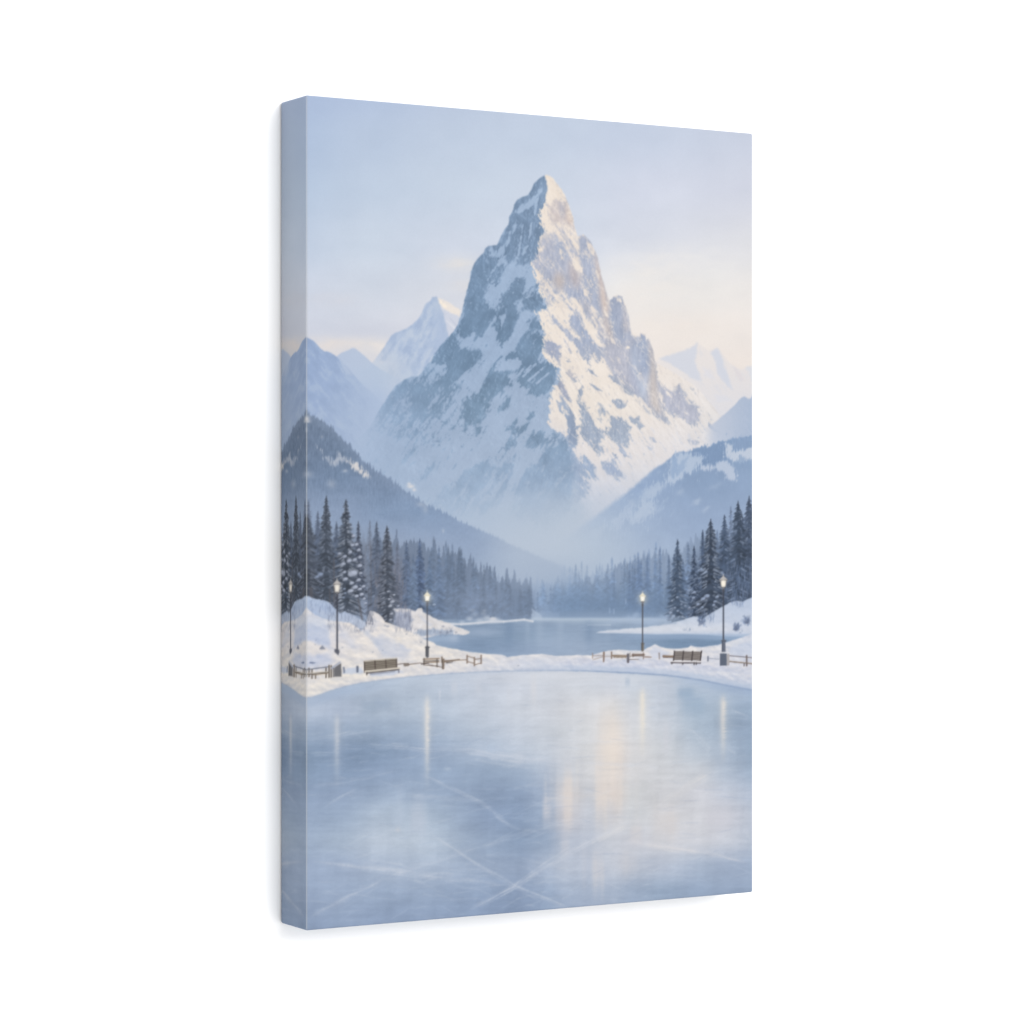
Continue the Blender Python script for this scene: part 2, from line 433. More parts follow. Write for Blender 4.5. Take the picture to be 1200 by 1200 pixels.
    R([(550, 556), (560, 542), (572, 536), (575, 546), (570, 562), (556, 566)], .75)
    R([(578, 548), (588, 540), (596, 536), (598, 550), (590, 556), (579, 556)], .7)
    R([(478, 524), (490, 514), (500, 510), (496, 522), (486, 534), (474, 540)], .45, 3)
    R([(520, 578), (532, 566), (544, 558), (556, 552), (552, 566), (540, 580), (526, 592)], .6, 3.5)
    R([(560, 590), (572, 574), (584, 562), (596, 556), (598, 568), (588, 584), (574, 600), (562, 604)], .6, 3.5)
    R([(536, 600), (548, 590), (556, 594), (548, 608)], .45, 3)
    R([(600, 600), (612, 586), (626, 580), (640, 572), (644, 588), (632, 604), (612, 616)], .55, 4)
    R([(648, 578), (660, 566), (672, 562), (676, 580), (664, 598), (650, 604)], .55, 4)
    R([(500, 548), (510, 540), (516, 542), (508, 552), (498, 562), (490, 564)], .5)
    R([(534, 560), (546, 548), (552, 552), (544, 566)], .45)
    R([(600, 576), (610, 560), (620, 548), (630, 536), (640, 522), (650, 506), (663, 515), (668, 528), (673, 545), (660, 556), (644, 566), (624, 578), (606, 582)], .7, 3.5)
    snow([(612, 530), (624, 529), (633, 527), (628, 536), (618, 546), (610, 542)], .8)
    # broad shadow and half-buried rock on the lower flank
    shade_in([(440, 500), (455, 465), (472, 446), (500, 430), (530, 432), (545, 450), (535, 475), (515, 495), (490, 500), (470, 512), (450, 520)], .46, 8)
    shade_in([(540, 470), (560, 450), (585, 455), (578, 475), (560, 500), (545, 505)], .62, 5)
    shade_in([(470, 510), (500, 490), (530, 485), (540, 500), (520, 520), (490, 530)], .4, 8)
    shade_in([(600, 600), (615, 570), (635, 530), (655, 510), (670, 530), (676, 560), (670, 600), (640, 625)], .72, 8)
    shade_in([(500, 590), (530, 565), (560, 545), (600, 535), (600, 560), (570, 590), (530, 610)], .55, 7)
    for p in ([(603, 247), (612, 239), (622, 233), (629, 226), (634, 214), (637, 222), (631, 233), (623, 241), (613, 247), (606, 253)], [(611, 262), (613.5, 262), (610.5, 285), (608, 300), (606, 300)],
              [(621, 262), (623.5, 260), (622, 275), (618, 285)], [(614, 289), (619.5, 287), (616, 296), (611, 300)], [(600, 264), (605, 258), (604.5, 268), (600, 276)], [(626, 232), (631, 228), (629, 246), (625, 258)],
              [(596, 272), (599, 270), (597, 284), (593, 290)], [(583, 292), (590, 287), (592, 298), (586, 300)]):
        snow(p, .75, 1.0)
    hi = step(345, 300, GY)
    w_ = .16 + .12 * step(480, 600, GY)
    KK = step(.44 - w_, .44 + w_, KL + (.19 + .05 * hi) * QL) * (.97 - .2 * step(520, 640, GY))
    IMG[:] = snowL * (1 - KK[..., None]) + rockL * KK[..., None]
    # light ledges and couloirs on the bare top
    put(step(.9, 2.0, SV + .8 * NL) * .4 * hi, (154, 176, 204))
    put(step(1.0, 2.1, SL * .7 + .6 * NL) * .3 * KK, (158, 180, 207))
    # --- sunlit face, worked over the shade
    shade = IMG.copy()
    snowR = ramp([620, 700, 780, 850], [205, 300, 400, 480, 530, 580, 640], [
        (238, 226, 214), (238, 227, 216), (238, 228, 219), (238, 228, 219), (236, 224, 213), (237, 226, 216), (238, 228, 219), (238, 228, 219),
        (237, 227, 217), (238, 228, 219), (237, 228, 221), (234, 227, 223), (234, 225, 218), (237, 228, 219), (235, 227, 221), (229, 225, 224),
        (208, 208, 217), (230, 224, 222), (228, 224, 225), (220, 220, 226), (190, 200, 217), (212, 214, 224), (208, 212, 222), (205, 210, 222),
        (190, 200, 216), (192, 201, 217), (190, 200, 217), (190, 200, 217)])
    snowR = snowR + ((TR * 7 + SR * 1.8 + F * 2.5 + broad * 6) * dim)[..., None] * col((.9, 1, 1.1))
    rockR = ramp([620, 700, 780, 850], [205, 300, 400, 480, 560, 640], [
        (206, 196, 194), (206, 196, 192), (192, 188, 196), (192, 188, 196), (182, 184, 197), (180, 183, 198), (172, 180, 200), (184, 186, 200),
        (163, 172, 193), (172, 180, 199), (176, 182, 200), (188, 192, 206), (152, 167, 193), (156, 171, 197), (170, 182, 204), (180, 190, 210),
        (158, 175, 203), (165, 181, 207), (180, 193, 213), (180, 193, 213), (180, 193, 213), (180, 193, 213), (180, 193, 213), (180, 193, 213)])
    tone = ((TV * 17 + SV * 3.5 + F * 4 + broad * 10) * dim)[..., None] * col((1.05, .95, .85))
    rockR = rockR + (col((3, 0, -6)) * step(400, 450, GY)[..., None] + col((-4, -1, 3)) * step(420, 380, GY)[..., None])
    RC = rockR.copy()

    def G(p, a=.95, rag=2.0, c=None):
        ww, m = region(p, rag, NR)
        KR[ww] = KR[ww] * (1 - m) + np.maximum(a * m, KR[ww] * m)
        m = m[..., None]
        RC[ww] = RC[ww] * (1 - m) + (rockR[ww] if c is None else col(c)) * m

    def L(p, a=.95, rag=1.8):
        ww, m = region(p, rag, NR)
        KR[ww] = KR[ww] * (1 - m * a)

    # summit: warm mottled rock under a cream cap
    G([(642, 238), (648, 234), (656, 236), (663, 238), (668, 248), (672, 258), (673, 268), (668, 268), (660, 264), (654, 262), (648, 268), (643, 256)], .75, 2, (214, 202, 199))
    G([(655, 236), (660, 238), (661, 248), (660, 258), (656, 250)], .6, 1.5, (182, 184, 198))
    G([(646, 236), (651, 240), (652, 252), (648, 250)], .55, 1.5, (205, 198, 200))
    G([(664, 240), (668, 247), (671, 256), (672, 268), (666, 258)], .6, 1.2, (228, 208, 194))
    G([(646, 272), (652, 270), (658, 276), (663, 282), (668, 294), (672, 306), (676, 318), (682, 322), (700, 318), (702, 330), (690, 345), (676, 352), (664, 346), (650, 336), (640, 326), (630, 315), (626, 305), (630, 296), (636, 292), (632, 284), (637, 276), (642, 282)], .95, 2, None)
    G([(650, 274), (657, 278), (664, 290), (668, 304), (662, 304), (655, 298), (650, 288)], .7, 1.6, (172, 181, 202))
    G([(652, 318), (659, 322), (662, 330), (658, 342), (650, 336), (648, 326)], .7, 2, (200, 190, 188))
    G([(666, 305), (674, 310), (680, 322), (678, 338), (670, 334), (666, 322)], .6, 2, (192, 184, 188))
    L([(655, 264), (664, 268), (676, 277), (676, 290), (678, 304), (683, 320), (676, 314), (670, 303), (664, 290), (658, 278), (652, 270)], .9)
    L([(632, 282), (636, 287), (638, 293), (634, 291), (631, 287)], .9, 1)
    L([(639, 302), (645, 304), (650, 309), (653, 318), (648, 316), (642, 311)], .8)
    L([(633, 298), (636, 306), (634, 308), (631, 302)], .5, 1)
    L([(655, 288), (658, 296), (660, 305), (656, 300)], .5, 1)
    L([(671, 310), (676, 313), (681, 321), (676, 319)], .6, 1)
    # right-hand buttress
    G([(677, 280), (683, 275), (688, 279), (694, 285), (699, 297), (703, 313), (707, 330), (711, 346), (714, 360), (716, 380), (712, 384), (706, 372), (700, 374), (694, 358), (688, 346), (684, 336), (683, 322), (679, 305), (677, 292)], .95, 1.2, (174, 182, 202))
    L([(688, 285), (692, 286), (696, 293), (696, 300), (692, 297), (688, 290)], .85, 1)
    G([(696, 296), (700, 302), (705, 322), (710, 344), (713, 362), (712, 374), (706, 366), (703, 350), (702, 335), (699, 318)], .85, 1.2, (216, 198, 189))
    L([(697, 312), (701, 316), (702, 328), (699, 324)], .5, 1)
    L([(683, 338), (686, 341), (690, 350), (692, 356), (688, 353), (684, 346)], .85, 1)
    L([(704, 358), (710, 360), (713, 372), (708, 370)], .7, 1.2)
    G([(704, 370), (712, 374), (718, 392), (724, 408), (718, 404), (708, 388)], .8, 1.5, (198, 188, 187))
    G([(684, 352), (692, 356), (698, 372), (704, 376), (708, 392), (714, 402), (720, 412), (712, 412), (702, 396), (696, 384), (688, 370), (680, 358), (674, 352)], .8, 2, (186, 187, 199))
    L([(690, 362), (695, 366), (698, 378), (702, 384), (697, 380), (692, 370)], .55, 1.5)
    # jagged towers
    G([(697, 420), (702, 408), (712, 406), (718, 398), (726, 402), (736, 396), (744, 396), (750, 392), (757, 394), (762, 402), (766, 415), (768, 427), (769, 440), (772, 455),
       (773, 470), (776, 482), (782, 496), (784, 500), (776, 494), (766, 484), (756, 478), (746, 468), (742, 462), (732, 456), (726, 448), (718, 441), (712, 432), (704, 424)], .93, 2.2, (186, 188, 202))
    G([(714, 353), (718, 348), (724, 346), (729, 347.5), (733, 358), (737, 372), (738.5, 385), (737, 396), (728, 404), (722, 398), (718, 385), (715, 368)], .97, .9, (166, 175, 196))
    G([(729, 356), (733, 362), (736, 374), (737, 390), (732, 392), (730, 376)], .7, 1, (188, 186, 194))
    G([(715, 362), (718, 366), (719, 384), (723, 398), (718, 392)], .6, 1, (150, 165, 191))
    L([(722, 348), (728, 349), (728, 355), (722, 354)], .4, 1)
    L([(729, 374), (731, 378), (732, 386), (730, 384)], .5, .8)
    L([(714, 394), (719, 398), (722, 404), (717, 402)], .8, 1)
    L([(734, 405.5), (737, 405.5), (737.5, 408.5), (734, 408.5)], 1, .3)
    G([(744, 399), (749, 392), (756, 393), (758, 401), (760, 412), (761, 430), (760, 440), (755, 440), (750, 436), (748, 425), (750, 412), (746, 406)], .9, 1.2, (162, 174, 198))
    G([(738, 404), (745, 402), (748, 412), (747, 426), (746, 440), (738, 430)], .6, 2, (172, 182, 203))
    G([(748, 418), (746, 430), (750, 446), (758, 440), (758, 456), (756, 470), (750, 466), (745, 452), (743, 434)], .8, 2, (190, 199, 217))
    G([(737, 432), (742, 436), (747, 452), (748, 466), (742, 458), (738, 446)], .7, 1.5, (172, 178, 198))
    G([(759, 398), (762, 401), (766, 415), (768, 430), (770, 452), (773, 474), (776, 486), (768, 482), (762, 474), (760, 452), (762, 432), (761, 412)], .8, 1.2, (200, 192, 190))
    # far-right rock mound and the slope
    G([(773, 448), (780, 453), (788, 456), (797, 451), (800, 460), (806, 470), (812, 474), (819, 480), (822, 487), (816, 497), (806, 498), (796, 491), (783, 484), (776, 477)], .85, 2.4, (184, 187, 203))
    L([(778, 456), (784, 460), (787, 466), (781, 464)], .8)
    L([(800, 462), (807, 470), (813, 475), (806, 474)], .7)
    L([(800, 482), (806, 484), (806, 488)], .6, 1)
    G([(830, 494), (838, 502), (846, 508), (838, 507), (829, 500)], .7, 1.6, (182, 191, 211))
    G([(828, 482), (834, 488), (838, 494), (832, 492)], .6, 1.2)
    G([(666, 372), (672, 369), (680, 373), (684, 382), (690, 395), (695, 403), (705, 410), (706, 420), (700, 427), (692, 425), (685, 418), (676, 412), (671, 402), (670, 398), (680, 398), (675, 390), (668, 382)], .92, 1.8)
    G([(646, 364), (650, 372), (656, 381), (664, 385), (670, 393), (672, 400), (668, 402), (662, 392), (654, 385), (647, 376)], .7, 1.4, (182, 188, 206))
    G([(688, 432), (694, 434), (700, 442), (692, 438)], .7, 1.2)
    G([(660, 396), (666, 404), (671, 414), (668, 415), (662, 406)], .55, 1.4, (196, 194, 202))
    L([(703, 416), (708, 420), (714, 430), (718, 440), (720, 448), (712, 440), (705, 428)], .8, 1.2)
    G([(637, 398), (643, 400), (650, 403), (656, 404), (657, 416), (656, 428), (648, 420), (640, 413), (637, 408)], .9, 1.6, (160, 168, 190))
    G([(661, 430), (668, 433), (674, 438), (678, 446), (670, 446), (664, 440)], .55, 1.8, (196, 192, 198))
    G([(662, 418), (668, 421), (670, 426), (664, 424)], .45, 1.4)
    G([(690, 449), (698, 452), (706, 459), (698, 458)], .75, 1.2)
    G([(667, 442), (673, 443), (677, 447), (672, 449)], .75, 1.2)
    G([(730, 453), (737, 455), (744, 461), (738, 463), (732, 459)], .85, 1.4)
    G([(710, 440), (720, 440), (729, 453), (718, 447)], .75, 1.4)
    G([(651, 449), (658, 446), (664, 456), (669, 472), (664, 471), (656, 461)], .85, 1.6, (163, 168, 188))
    G([(663, 474), (667, 478), (671, 486), (674, 500), (676, 519), (668, 523), (665, 506), (664, 488)], .9, 1.4, (140, 156, 182))
    G([(675, 470), (684, 473), (690, 482), (696, 488), (697, 493), (700, 500), (706, 506), (705, 516), (700, 520), (707, 528), (702, 531), (695, 527), (686, 516), (679, 509), (677, 500), (682, 496), (680, 485)], .9, 2)
    G([(655, 462), (660, 466), (664, 476), (664, 490), (660, 484), (655, 474)], .65, 2.2, (178, 190, 210))
    G([(676, 458), (682, 452), (684, 458), (680, 468), (676, 474)], .6, 1.6)
    G([(700, 474), (706, 480), (712, 490), (720, 488), (733, 495), (737, 505), (738, 515), (735, 523), (725, 520), (715, 513), (710, 508), (712, 498), (704, 486)], .88, 2, None)
    G([(717, 470), (727, 468), (732, 472), (735, 470), (731, 478), (724, 479)], .85, 1.4)
    G([(736, 487), (744, 490), (749, 488), (750, 494), (756, 500), (750, 503), (745, 497), (738, 494)], .8, 1.6)
    G([(734, 497), (741, 500), (739, 504)], .6, 1.2)
    G([(760, 511), (766, 512), (770, 519), (764, 518)], .6, 1.6, (188, 194, 212))
    G([(755, 514), (764, 522), (770, 532), (760, 526)], .5, 1.8, (198, 203, 219))
    G([(803, 513), (812, 515), (820, 517), (816, 523), (807, 520)], .7, 1.8, (196, 200, 215))
    G([(682, 528), (690, 536), (697, 548), (698, 562), (690, 560), (681, 546)], .8, 2, (160, 178, 205))
    G([(703, 546), (712, 540), (720, 538), (726, 552), (730, 558), (723, 563), (712, 556)], .85, 2, (158, 173, 200))
    G([(724, 521), (730, 526), (737, 536), (732, 536), (726, 530)], .7, 1.4, (180, 190, 212))
    G([(716, 530), (722, 532), (726, 536), (720, 538)], .6, 1.2, (170, 178, 198))
    G([(640, 506), (652, 500), (662, 508), (672, 522), (680, 546), (690, 566), (690, 580), (640, 600), (600, 600)], .8, 3, (160, 177, 203))
    L([(645, 459), (651, 461), (655, 472), (658, 484), (661, 496), (664, 508), (658, 503), (650, 502), (644, 500), (643, 492), (649, 484), (647, 470)], .85, 2)
    G([(651, 468), (656, 472), (659, 486), (655, 482)], .7, 1.5, (160, 176, 202))
    L([(678, 509), (683, 519), (692, 529), (700, 539), (703, 548), (697, 546), (688, 536), (680, 524)], .9, 1.4)
    up = step(400, 340, GY)
    # half-tones: thin snow over rock
    KR[:] = np.maximum(KR, up * step(255, 285, GY) * .40 * step(624, 638, GX))
    w_ = .17 + .16 * up + .1 * step(480, 600, GY)
    KK = step(.43 - w_, .43 + w_, KR + (.19 + .06 * up) * QR)
    RC = smooth(RC, 3.0)
    IMG[:] = snowR * (1 - KK[..., None]) + (RC + tone) * KK[..., None]
    put(step(.9, 2.0, SR * .7 + .7 * NR) * .4 * KK, snowR)
    put(step(1.1, 2.2, -SR * .5 - .8 * NR) * .4 * (1 - KK) * step(560, 430, GY) * step(230, 260, GY), (196, 194, 204))
    # gullies running down the snow slope
    put(step(.12, .45, TR) * .5 * step(470, 520, GY) * step(690, 730, GX), (200, 206, 222))
    put(step(.2, .6, -TR) * .35 * step(470, 540, GY), (241, 234, 227))
    put(step(.42, .62, F + .4 * TR) * .4 * step(600, 420, GY), (196, 196, 206))
    light = IMG.copy()
    IMG[:] = shade * (1 - lit[..., None]) + light * lit[..., None]
    # valley mist over the foot
    mist = step(525, 655, GY + 26 * fbm(GX / 50, GY / 26, 4, 61) - .08 * np.abs(GX - 620))
    put(mist * .96, ramp([430, 600, 680, 760], [500, 600, 660], [(168, 186, 215), (174, 191, 215), (190, 200, 217), (205, 210, 222),
                                                            (170, 188, 214), (178, 193, 214), (188, 199, 216), (195, 204, 219), (176, 191, 214), (184, 197, 215), (188, 200, 216), (190, 201, 218)]))
    left_soft = step(392, 462, GX + 16 * fbm(GX / 40, GY / 30, 3, 62) + .25 * (GY - 480)) * 1.0
    left_soft = np.where(GY > 440, np.clip(left_soft + step(470, 560, GY) * 0, 0, 1), 1)
    hz0 = fbm(GX / 30, GY / 22, 4, 63)
    put(np.exp(-((GX - 428 - 10 * hz0) / 34) ** 2 - ((GY - 520 - 14 * hz0) / 46) ** 2) * .6, (170, 188, 214))
    put(np.exp(-((GX - 470 - 14 * hz0) / 44) ** 2 - ((GY - 470 - 14 * hz0) / 26) ** 2) * .22, (164, 184, 212))
    m = (inside * np.where(GX < 520, left_soft, 1))[..., None]
    IMG[:] = back * (1 - m) + IMG * m


def paint_hills():
    vert = fbm(GX / 1.6, GY / 11, 4, 201, .6)
    blot = fbm(GX / 22, GY / 15, 4, 202)
    # dark shoulder, far right
    p = [(820, 505), (836, 496), (850, 484), (860, 475), (866, 468), (872, 464), (876, 467), (879, 467), (882, 461), (890, 458)]
    m = step(-1, 1.2, GY - line_y(p) - 1.2 * RAG1) * step(822, 840, GX)
    put(m * .92, ramp([830, 890], [460, 500, 530], [(184, 194, 214), (165, 182, 208), (190, 199, 217), (166, 183, 209), (198, 206, 221), (158, 177, 206)]))
    put(m * step(.0, .5, streaks(.5, 1, 14, 4, 4, 203)) * .3, (192, 200, 219))
    # right hill
    p = [(610, 655), (640, 645), (650, 639), (660, 631), (675, 621), (690, 610), (705, 599), (720, 587), (730, 580), (742, 570), (755, 559), (765, 550), (778, 542), (787, 535),
         (790, 531), (796, 529.5), (808, 530), (812, 527), (822, 523.5), (830, 525), (836, 521), (846, 517), (852, 517.5), (862, 514), (872, 512.5), (890, 511)]
    sp = spires(GX, 3.2, 3.2, 1.8, 7) * step(780, 815, GX)
    sf = step(835, 670, GX)
    m = step(-.8 - 4 * sf, 1.0 + 5 * sf, GY - line_y(p) + sp - (.8 + 2.4 * sf) * RAG1)
    m = m * step(630, 710, GX)
    base = ramp([640, 700, 760, 820, 890], [515, 560, 610, 650, 700], [
        (165, 184, 210), (160, 180, 208), (148, 170, 201), (134, 159, 193), (134, 160, 194),
        (168, 186, 211), (158, 178, 207), (147, 169, 201), (138, 161, 193), (146, 168, 199),
        (176, 192, 213), (168, 186, 211), (158, 177, 205), (152, 172, 202), (152, 171, 201),
        (178, 193, 213), (174, 190, 211), (166, 183, 208), (160, 178, 205), (150, 170, 200),
        (170, 188, 210), (168, 186, 209), (160, 178, 205), (150, 170, 200), (140, 160, 192)])
    put(m, base + (vert * 4 + blot * 5)[..., None])
    sn = (186, 200, 220)
    k = m * step(655, 560, GY)
    put(k * step(.06, .42, streaks(-.75, 1, 22, 6, 5, 205)) * .55 * step(810, 770, GX), (178, 195, 217))
    vn = vert / vert.std() * .75 + streaks(-.6, 1, 9, 2.4, 4, 206) / .25 * .35 + RAG1 / RAG1.std() * .3
    dk = (126, 152, 188)
    fray([(806, 530), (822, 524), (834, 522), (848, 517), (853, 524), (851, 540), (838, 546), (824, 547), (818, 538), (806, 537)], dk, .8, 4, vn, .25, vert * 14)
    fray([(855, 515), (890, 511), (890, 526), (872, 530), (860, 526)], (140, 163, 195), .7, 4, vn, .25, vert * 16)
    fray([(784, 542), (792, 532), (806, 531), (821, 535), (823, 542), (816, 549), (806, 554), (797, 562), (786, 568), (779, 562), (786, 552)], sn, .85, 5, vn)
    fray([(849, 520), (856, 520), (858, 529), (866, 528), (874, 526), (890, 523), (890, 537), (880, 538), (868, 543), (858, 540), (850, 534)], (198, 207, 222), .9, 4, vn)
    fray([(818, 549), (826, 546), (838, 545), (850, 539), (858, 545), (863, 556), (862, 564), (852, 562), (848, 553), (838, 550), (826, 552)], (190, 201, 220), .9, 4, vn)
    fray([(858, 546), (868, 533), (874, 540), (866, 550)], (140, 164, 196), .7, 3, vn)
    fray([(788, 534), (792, 536), (795, 550), (789, 562), (786, 556)], (142, 167, 201), .65, 3, vn)
    fray([(797, 540), (806, 535), (800, 552), (792, 558)], (148, 171, 203), .6, 3, vn)
    fray([(755, 574), (768, 566), (778, 568), (768, 580), (756, 590), (748, 588)], (178, 194, 216), .7, 5, vn, .3)
    fray([(742, 600), (756, 588), (768, 588), (764, 602), (748, 612), (736, 614)], (182, 197, 218), .7, 5, vn, .3)
    fray([(716, 612), (730, 598), (742, 590), (738, 604), (722, 622)], (180, 195, 217), .6, 5, vn, .3)
    fray([(690, 626), (706, 614), (712, 616), (700, 632)], (182, 197, 217), .5, 5, vn, .3)
    for x, y, rx, ry, a in ((816, 588, 5, 3, .55), (827, 597, 4, 3, .5), (764, 577, 8, 5, .4), (755, 592, 7, 6, .5), (764, 598, 6, 5, .45), (796, 577, 5, 4, .4), (748, 605, 7, 5, .4),
                            (740, 590, 5, 5, .4), (776, 570, 7, 3, .4), (838, 570, 8, 3, .25)):
        w = window(x - 3 * rx, x + 3 * rx, y - 3 * ry, y + 3 * ry)
        put(np.exp(-((GX[w] - x + 3 * RAG1[w]) / rx) ** 2 - ((GY[w] - y + 4 * RAG2[w] + .4 * (GX[w] - x)) / ry) ** 2) * a, (188, 201, 220), w)
    # left hill
    p = [(340, 487), (356, 484), (366, 489), (374, 493), (380, 497), (388, 503), (394, 509), (402, 517), (412, 526), (418, 535), (425, 542), (440, 554), (455, 562), (470, 574), (485, 584),
         (500, 593), (520, 603), (540, 613), (560, 621), (580, 629), (600, 639), (620, 647), (640, 656), (655, 662), (675, 669), (700, 676)]
    sp = spires(GX, 3.6, 8.0, 2.2, 17) * step(640, 470, GX) + spires(GX + 1.3, 2.3, 3.5, 1.5, 18)
    e = GY - line_y(p) + sp * .85
    m = step(-1.0, 1.5 + 2.2 * step(460, 640, GX), e) * step(700, 640, GX)
    base = ramp([340, 400, 450, 500, 560, 640, 700], [480, 520, 560, 600, 640, 680], [
        (104, 124, 152), (112, 132, 160), (118, 138, 168), (120, 142, 172), (136, 156, 186), (158, 176, 202), (165, 182, 205),
        (96, 117, 147), (106, 128, 158), (118, 138, 168), (122, 144, 175), (136, 156, 186), (158, 176, 202), (165, 182, 205),
        (110, 132, 163), (108, 132, 164), (114, 136, 167), (124, 147, 178), (134, 156, 187), (158, 176, 202), (165, 182, 205),
        (128, 148, 178), (130, 150, 180), (122, 146, 178), (122, 147, 180), (128, 151, 183), (150, 169, 196), (165, 182, 205),
        (124, 143, 172), (140, 159, 187), (146, 164, 192), (146, 165, 193), (140, 160, 189), (150, 168, 194), (163, 179, 201),
        (120, 139, 168), (136, 154, 182), (142, 160, 188), (148, 167, 193), (154, 172, 196), (160, 176, 198), (164, 179, 200)])
    base = base + (6, 5, 5)
    put(m, base + (vert * 22 * step(690, 520, GY + .25 * (GX - 358)) + blot * 8 + fbm(GX / 2.4, GY / 3.6, 3, 208) * 8)[..., None])
    # a lighter fringe where the trees stand against the haze
    put(m * step(16, 0, e) * .22, (150, 166, 192))
    # sunlit clearing and snow on the crest
    cl = [(372, 523), (377, 527), (383, 534), (388, 538), (393, 534), (396, 529), (401, 531), (405, 536), (412, 539), (420, 545), (428, 551), (436, 555), (435, 562), (430, 562), (424, 557),
          (417, 552), (411, 547), (405, 544), (399, 543), (394, 546), (390, 549), (385, 545), (379, 538)]
    w = window(365, 442, 515, 572)
    s = signed(cl, GX[w] + 2 * RAG1[w], GY[w] + 3 * vert[w])
    put(step(-1, 2.6, s * .7 - .8 + 7.5 * vert[w]) * .7, (196, 199, 208), w)
    s = signed([(404, 538), (414, 541), (424, 549), (434, 557), (430, 562), (420, 556), (411, 549)], GX[w] + 1.5 * RAG1[w], GY[w] + 2 * vert[w])
    put(step(-1, 2.2, s * .8 - .4 + 6.0 * vert[w]) * .8, (226, 220, 216), w)
    for x, y, rx, ry, a in ((481, 570, 4, 2, .95), (485, 574, 2.4, 1.6, .8), (479, 567, 2, 1.4, .8), (493, 591, 5, 3, .3), (519, 622, 1.4, 2.2, .45), (498, 597, 3, 5, .25), (404, 552, 3, 1.6, .5), (361, 556, 5, 4, .3),
                            (358, 491, 4, 3.2, .9), (361, 494, 2.5, 1.4, .6), (358, 504, 1.6, 2.5, .6), (377, 512, 1.5, 2, .3), (388, 567, 5, 5, .3)):
        w = window(x - 3 * rx, x + 3 * rx, y - 3 * ry, y + 3 * ry)
        put(np.exp(-((GX[w] - x + .8 * RAG1[w]) / rx) ** 2 - ((GY[w] - y + 1.2 * vert[w]) / ry) ** 2) * a, (225, 222, 222), w)
    # mist drifting in front of the slope
    drift = fbm(GX / 55, GY / 22, 5, 207)
    put(m * np.clip(step(545, 640, GY - .22 * (GX - 358)) * .6 + drift * .3, 0, .8) * step(520, 580, GY), (152, 170, 197))
    put(step(570, 640, GY + 12 * drift) * step(540, 615, GX) * step(790, 670, GX) * .6 * (1 - .5 * step(650, 690, GY)), (186, 198, 214))
    put(np.exp(-((GX - 630) / 60) ** 2 - ((GY - 668) / 16) ** 2) * .35, (168, 183, 205))


def rnd(seed):
    return np.random.RandomState(seed)


def conifer(cx, top, base, hw, c, snow_c=(165, 176, 198), snow=.3, seed=0, alpha=.95, dens=1.0, lean=0.0, power=.85, soft=.6):
    """A spruce built from drooping boughs, tier by tier, with snow lying on some of them."""
    r = rnd(seed)
    H = base - top
    c = col(c)
    hw *= 1.22 if alpha > .8 else 1.08
    stroke(cx, top, cx + lean, base, .7, max(1.2, hw * .16), c * .9, alpha, soft)
    stroke(cx, top - 1, cx, top + H * .12, .6, 1.6, c, alpha, soft)
    y = top + 2.5
    while y < base:
        t = (y - top) / H
        reach = hw * (t ** power) * (1.0 if t < .8 else 1 - (t - .8) * .9) + .8
        for side in (-1, 1):
            n = 1 if reach < 3 else 2
            for q in range(n):
                L = reach * r.uniform(.45, 1.16) * (1 if q == 0 else .6)
                x0 = cx + lean * t + side * r.uniform(0, .12) * reach
                y0 = y + r.uniform(-1.2, 1.2)
                dr = L * r.uniform(.22, .62) + .5
                wd = min(3.4, 1.0 + .17 * reach) * r.uniform(.8, 1.25)
                cc = c * r.uniform(.84, 1.2)
                stroke(x0, y0, x0 + side * L, y0 + dr, wd * 1.25, .55, cc, alpha, soft)
                if reach > 4:
                    if alpha > .7 and r.rand() < snow * .8:
                        tq = r.uniform(.3, 1)
                        dab(x0 + side * L * tq, y0 + dr * tq - .5, r.uniform(.7, 1.7), r.uniform(.4, .9), col(snow_c) * r.uniform(.78, 1.03), alpha * r.uniform(.4, .85), .8)
                    tq = r.uniform(.35, .95)
                    dab(x0 + side * L * tq, y0 + dr * tq + r.uniform(0, 1.2), r.uniform(1.0, 1.4 + .16 * reach), r.uniform(.9, 1.1 + .09 * reach), cc * r.uniform(.88, 1.18), alpha * .75, .7)
                if r.rand() < snow * (.45 + .9 * t):
                    s0, s1 = r.uniform(.2, .5), r.uniform(.7, 1.0)
                    stroke(x0 + side * L * s0, y0 + dr * s0 - wd * .35, x0 + side * L * s1, y0 + dr * s1 - wd * .25, wd * r.uniform(.4, .8), .6,
                           col(snow_c) * r.uniform(.8, 1.05), alpha * r.uniform(.45, .95), .6)
        y += (1.5 + .05 * hw * t * 2) / dens


def snow_clumps(pts, c, seed):
    r = rnd(seed)
    for x, y, s in pts:
        dab(x + .4, y + s * .8, s * 1.15, s * .75, (88, 98, 120), .6, .5)
        dab(x, y, s * 1.1, s * .72, col(c) * .9, .9, .4)
        dab(x + .3 * s, y - .22 * s, s * .75, s * .45, c, .85, .45)
        if s > 1.5:
            dab(x - s * r.uniform(.4, 1), y + s * .5, s * .55, s * .4, col(c) * .92, .7, .4)


def thicket(x0, x1, y0, y1, c, n, seed, a=.3, ln=9):
    r = rnd(seed)
    for _ in range(n):
        x, y = r.uniform(x0, x1), r.uniform(y0, y1)
        stroke(x, y, x + r.uniform(-2, 2), y - r.uniform(.4, 1) * ln, .9, .4, col(c) * r.uniform(.8, 1.2), a * r.uniform(.5, 1.2), .6)


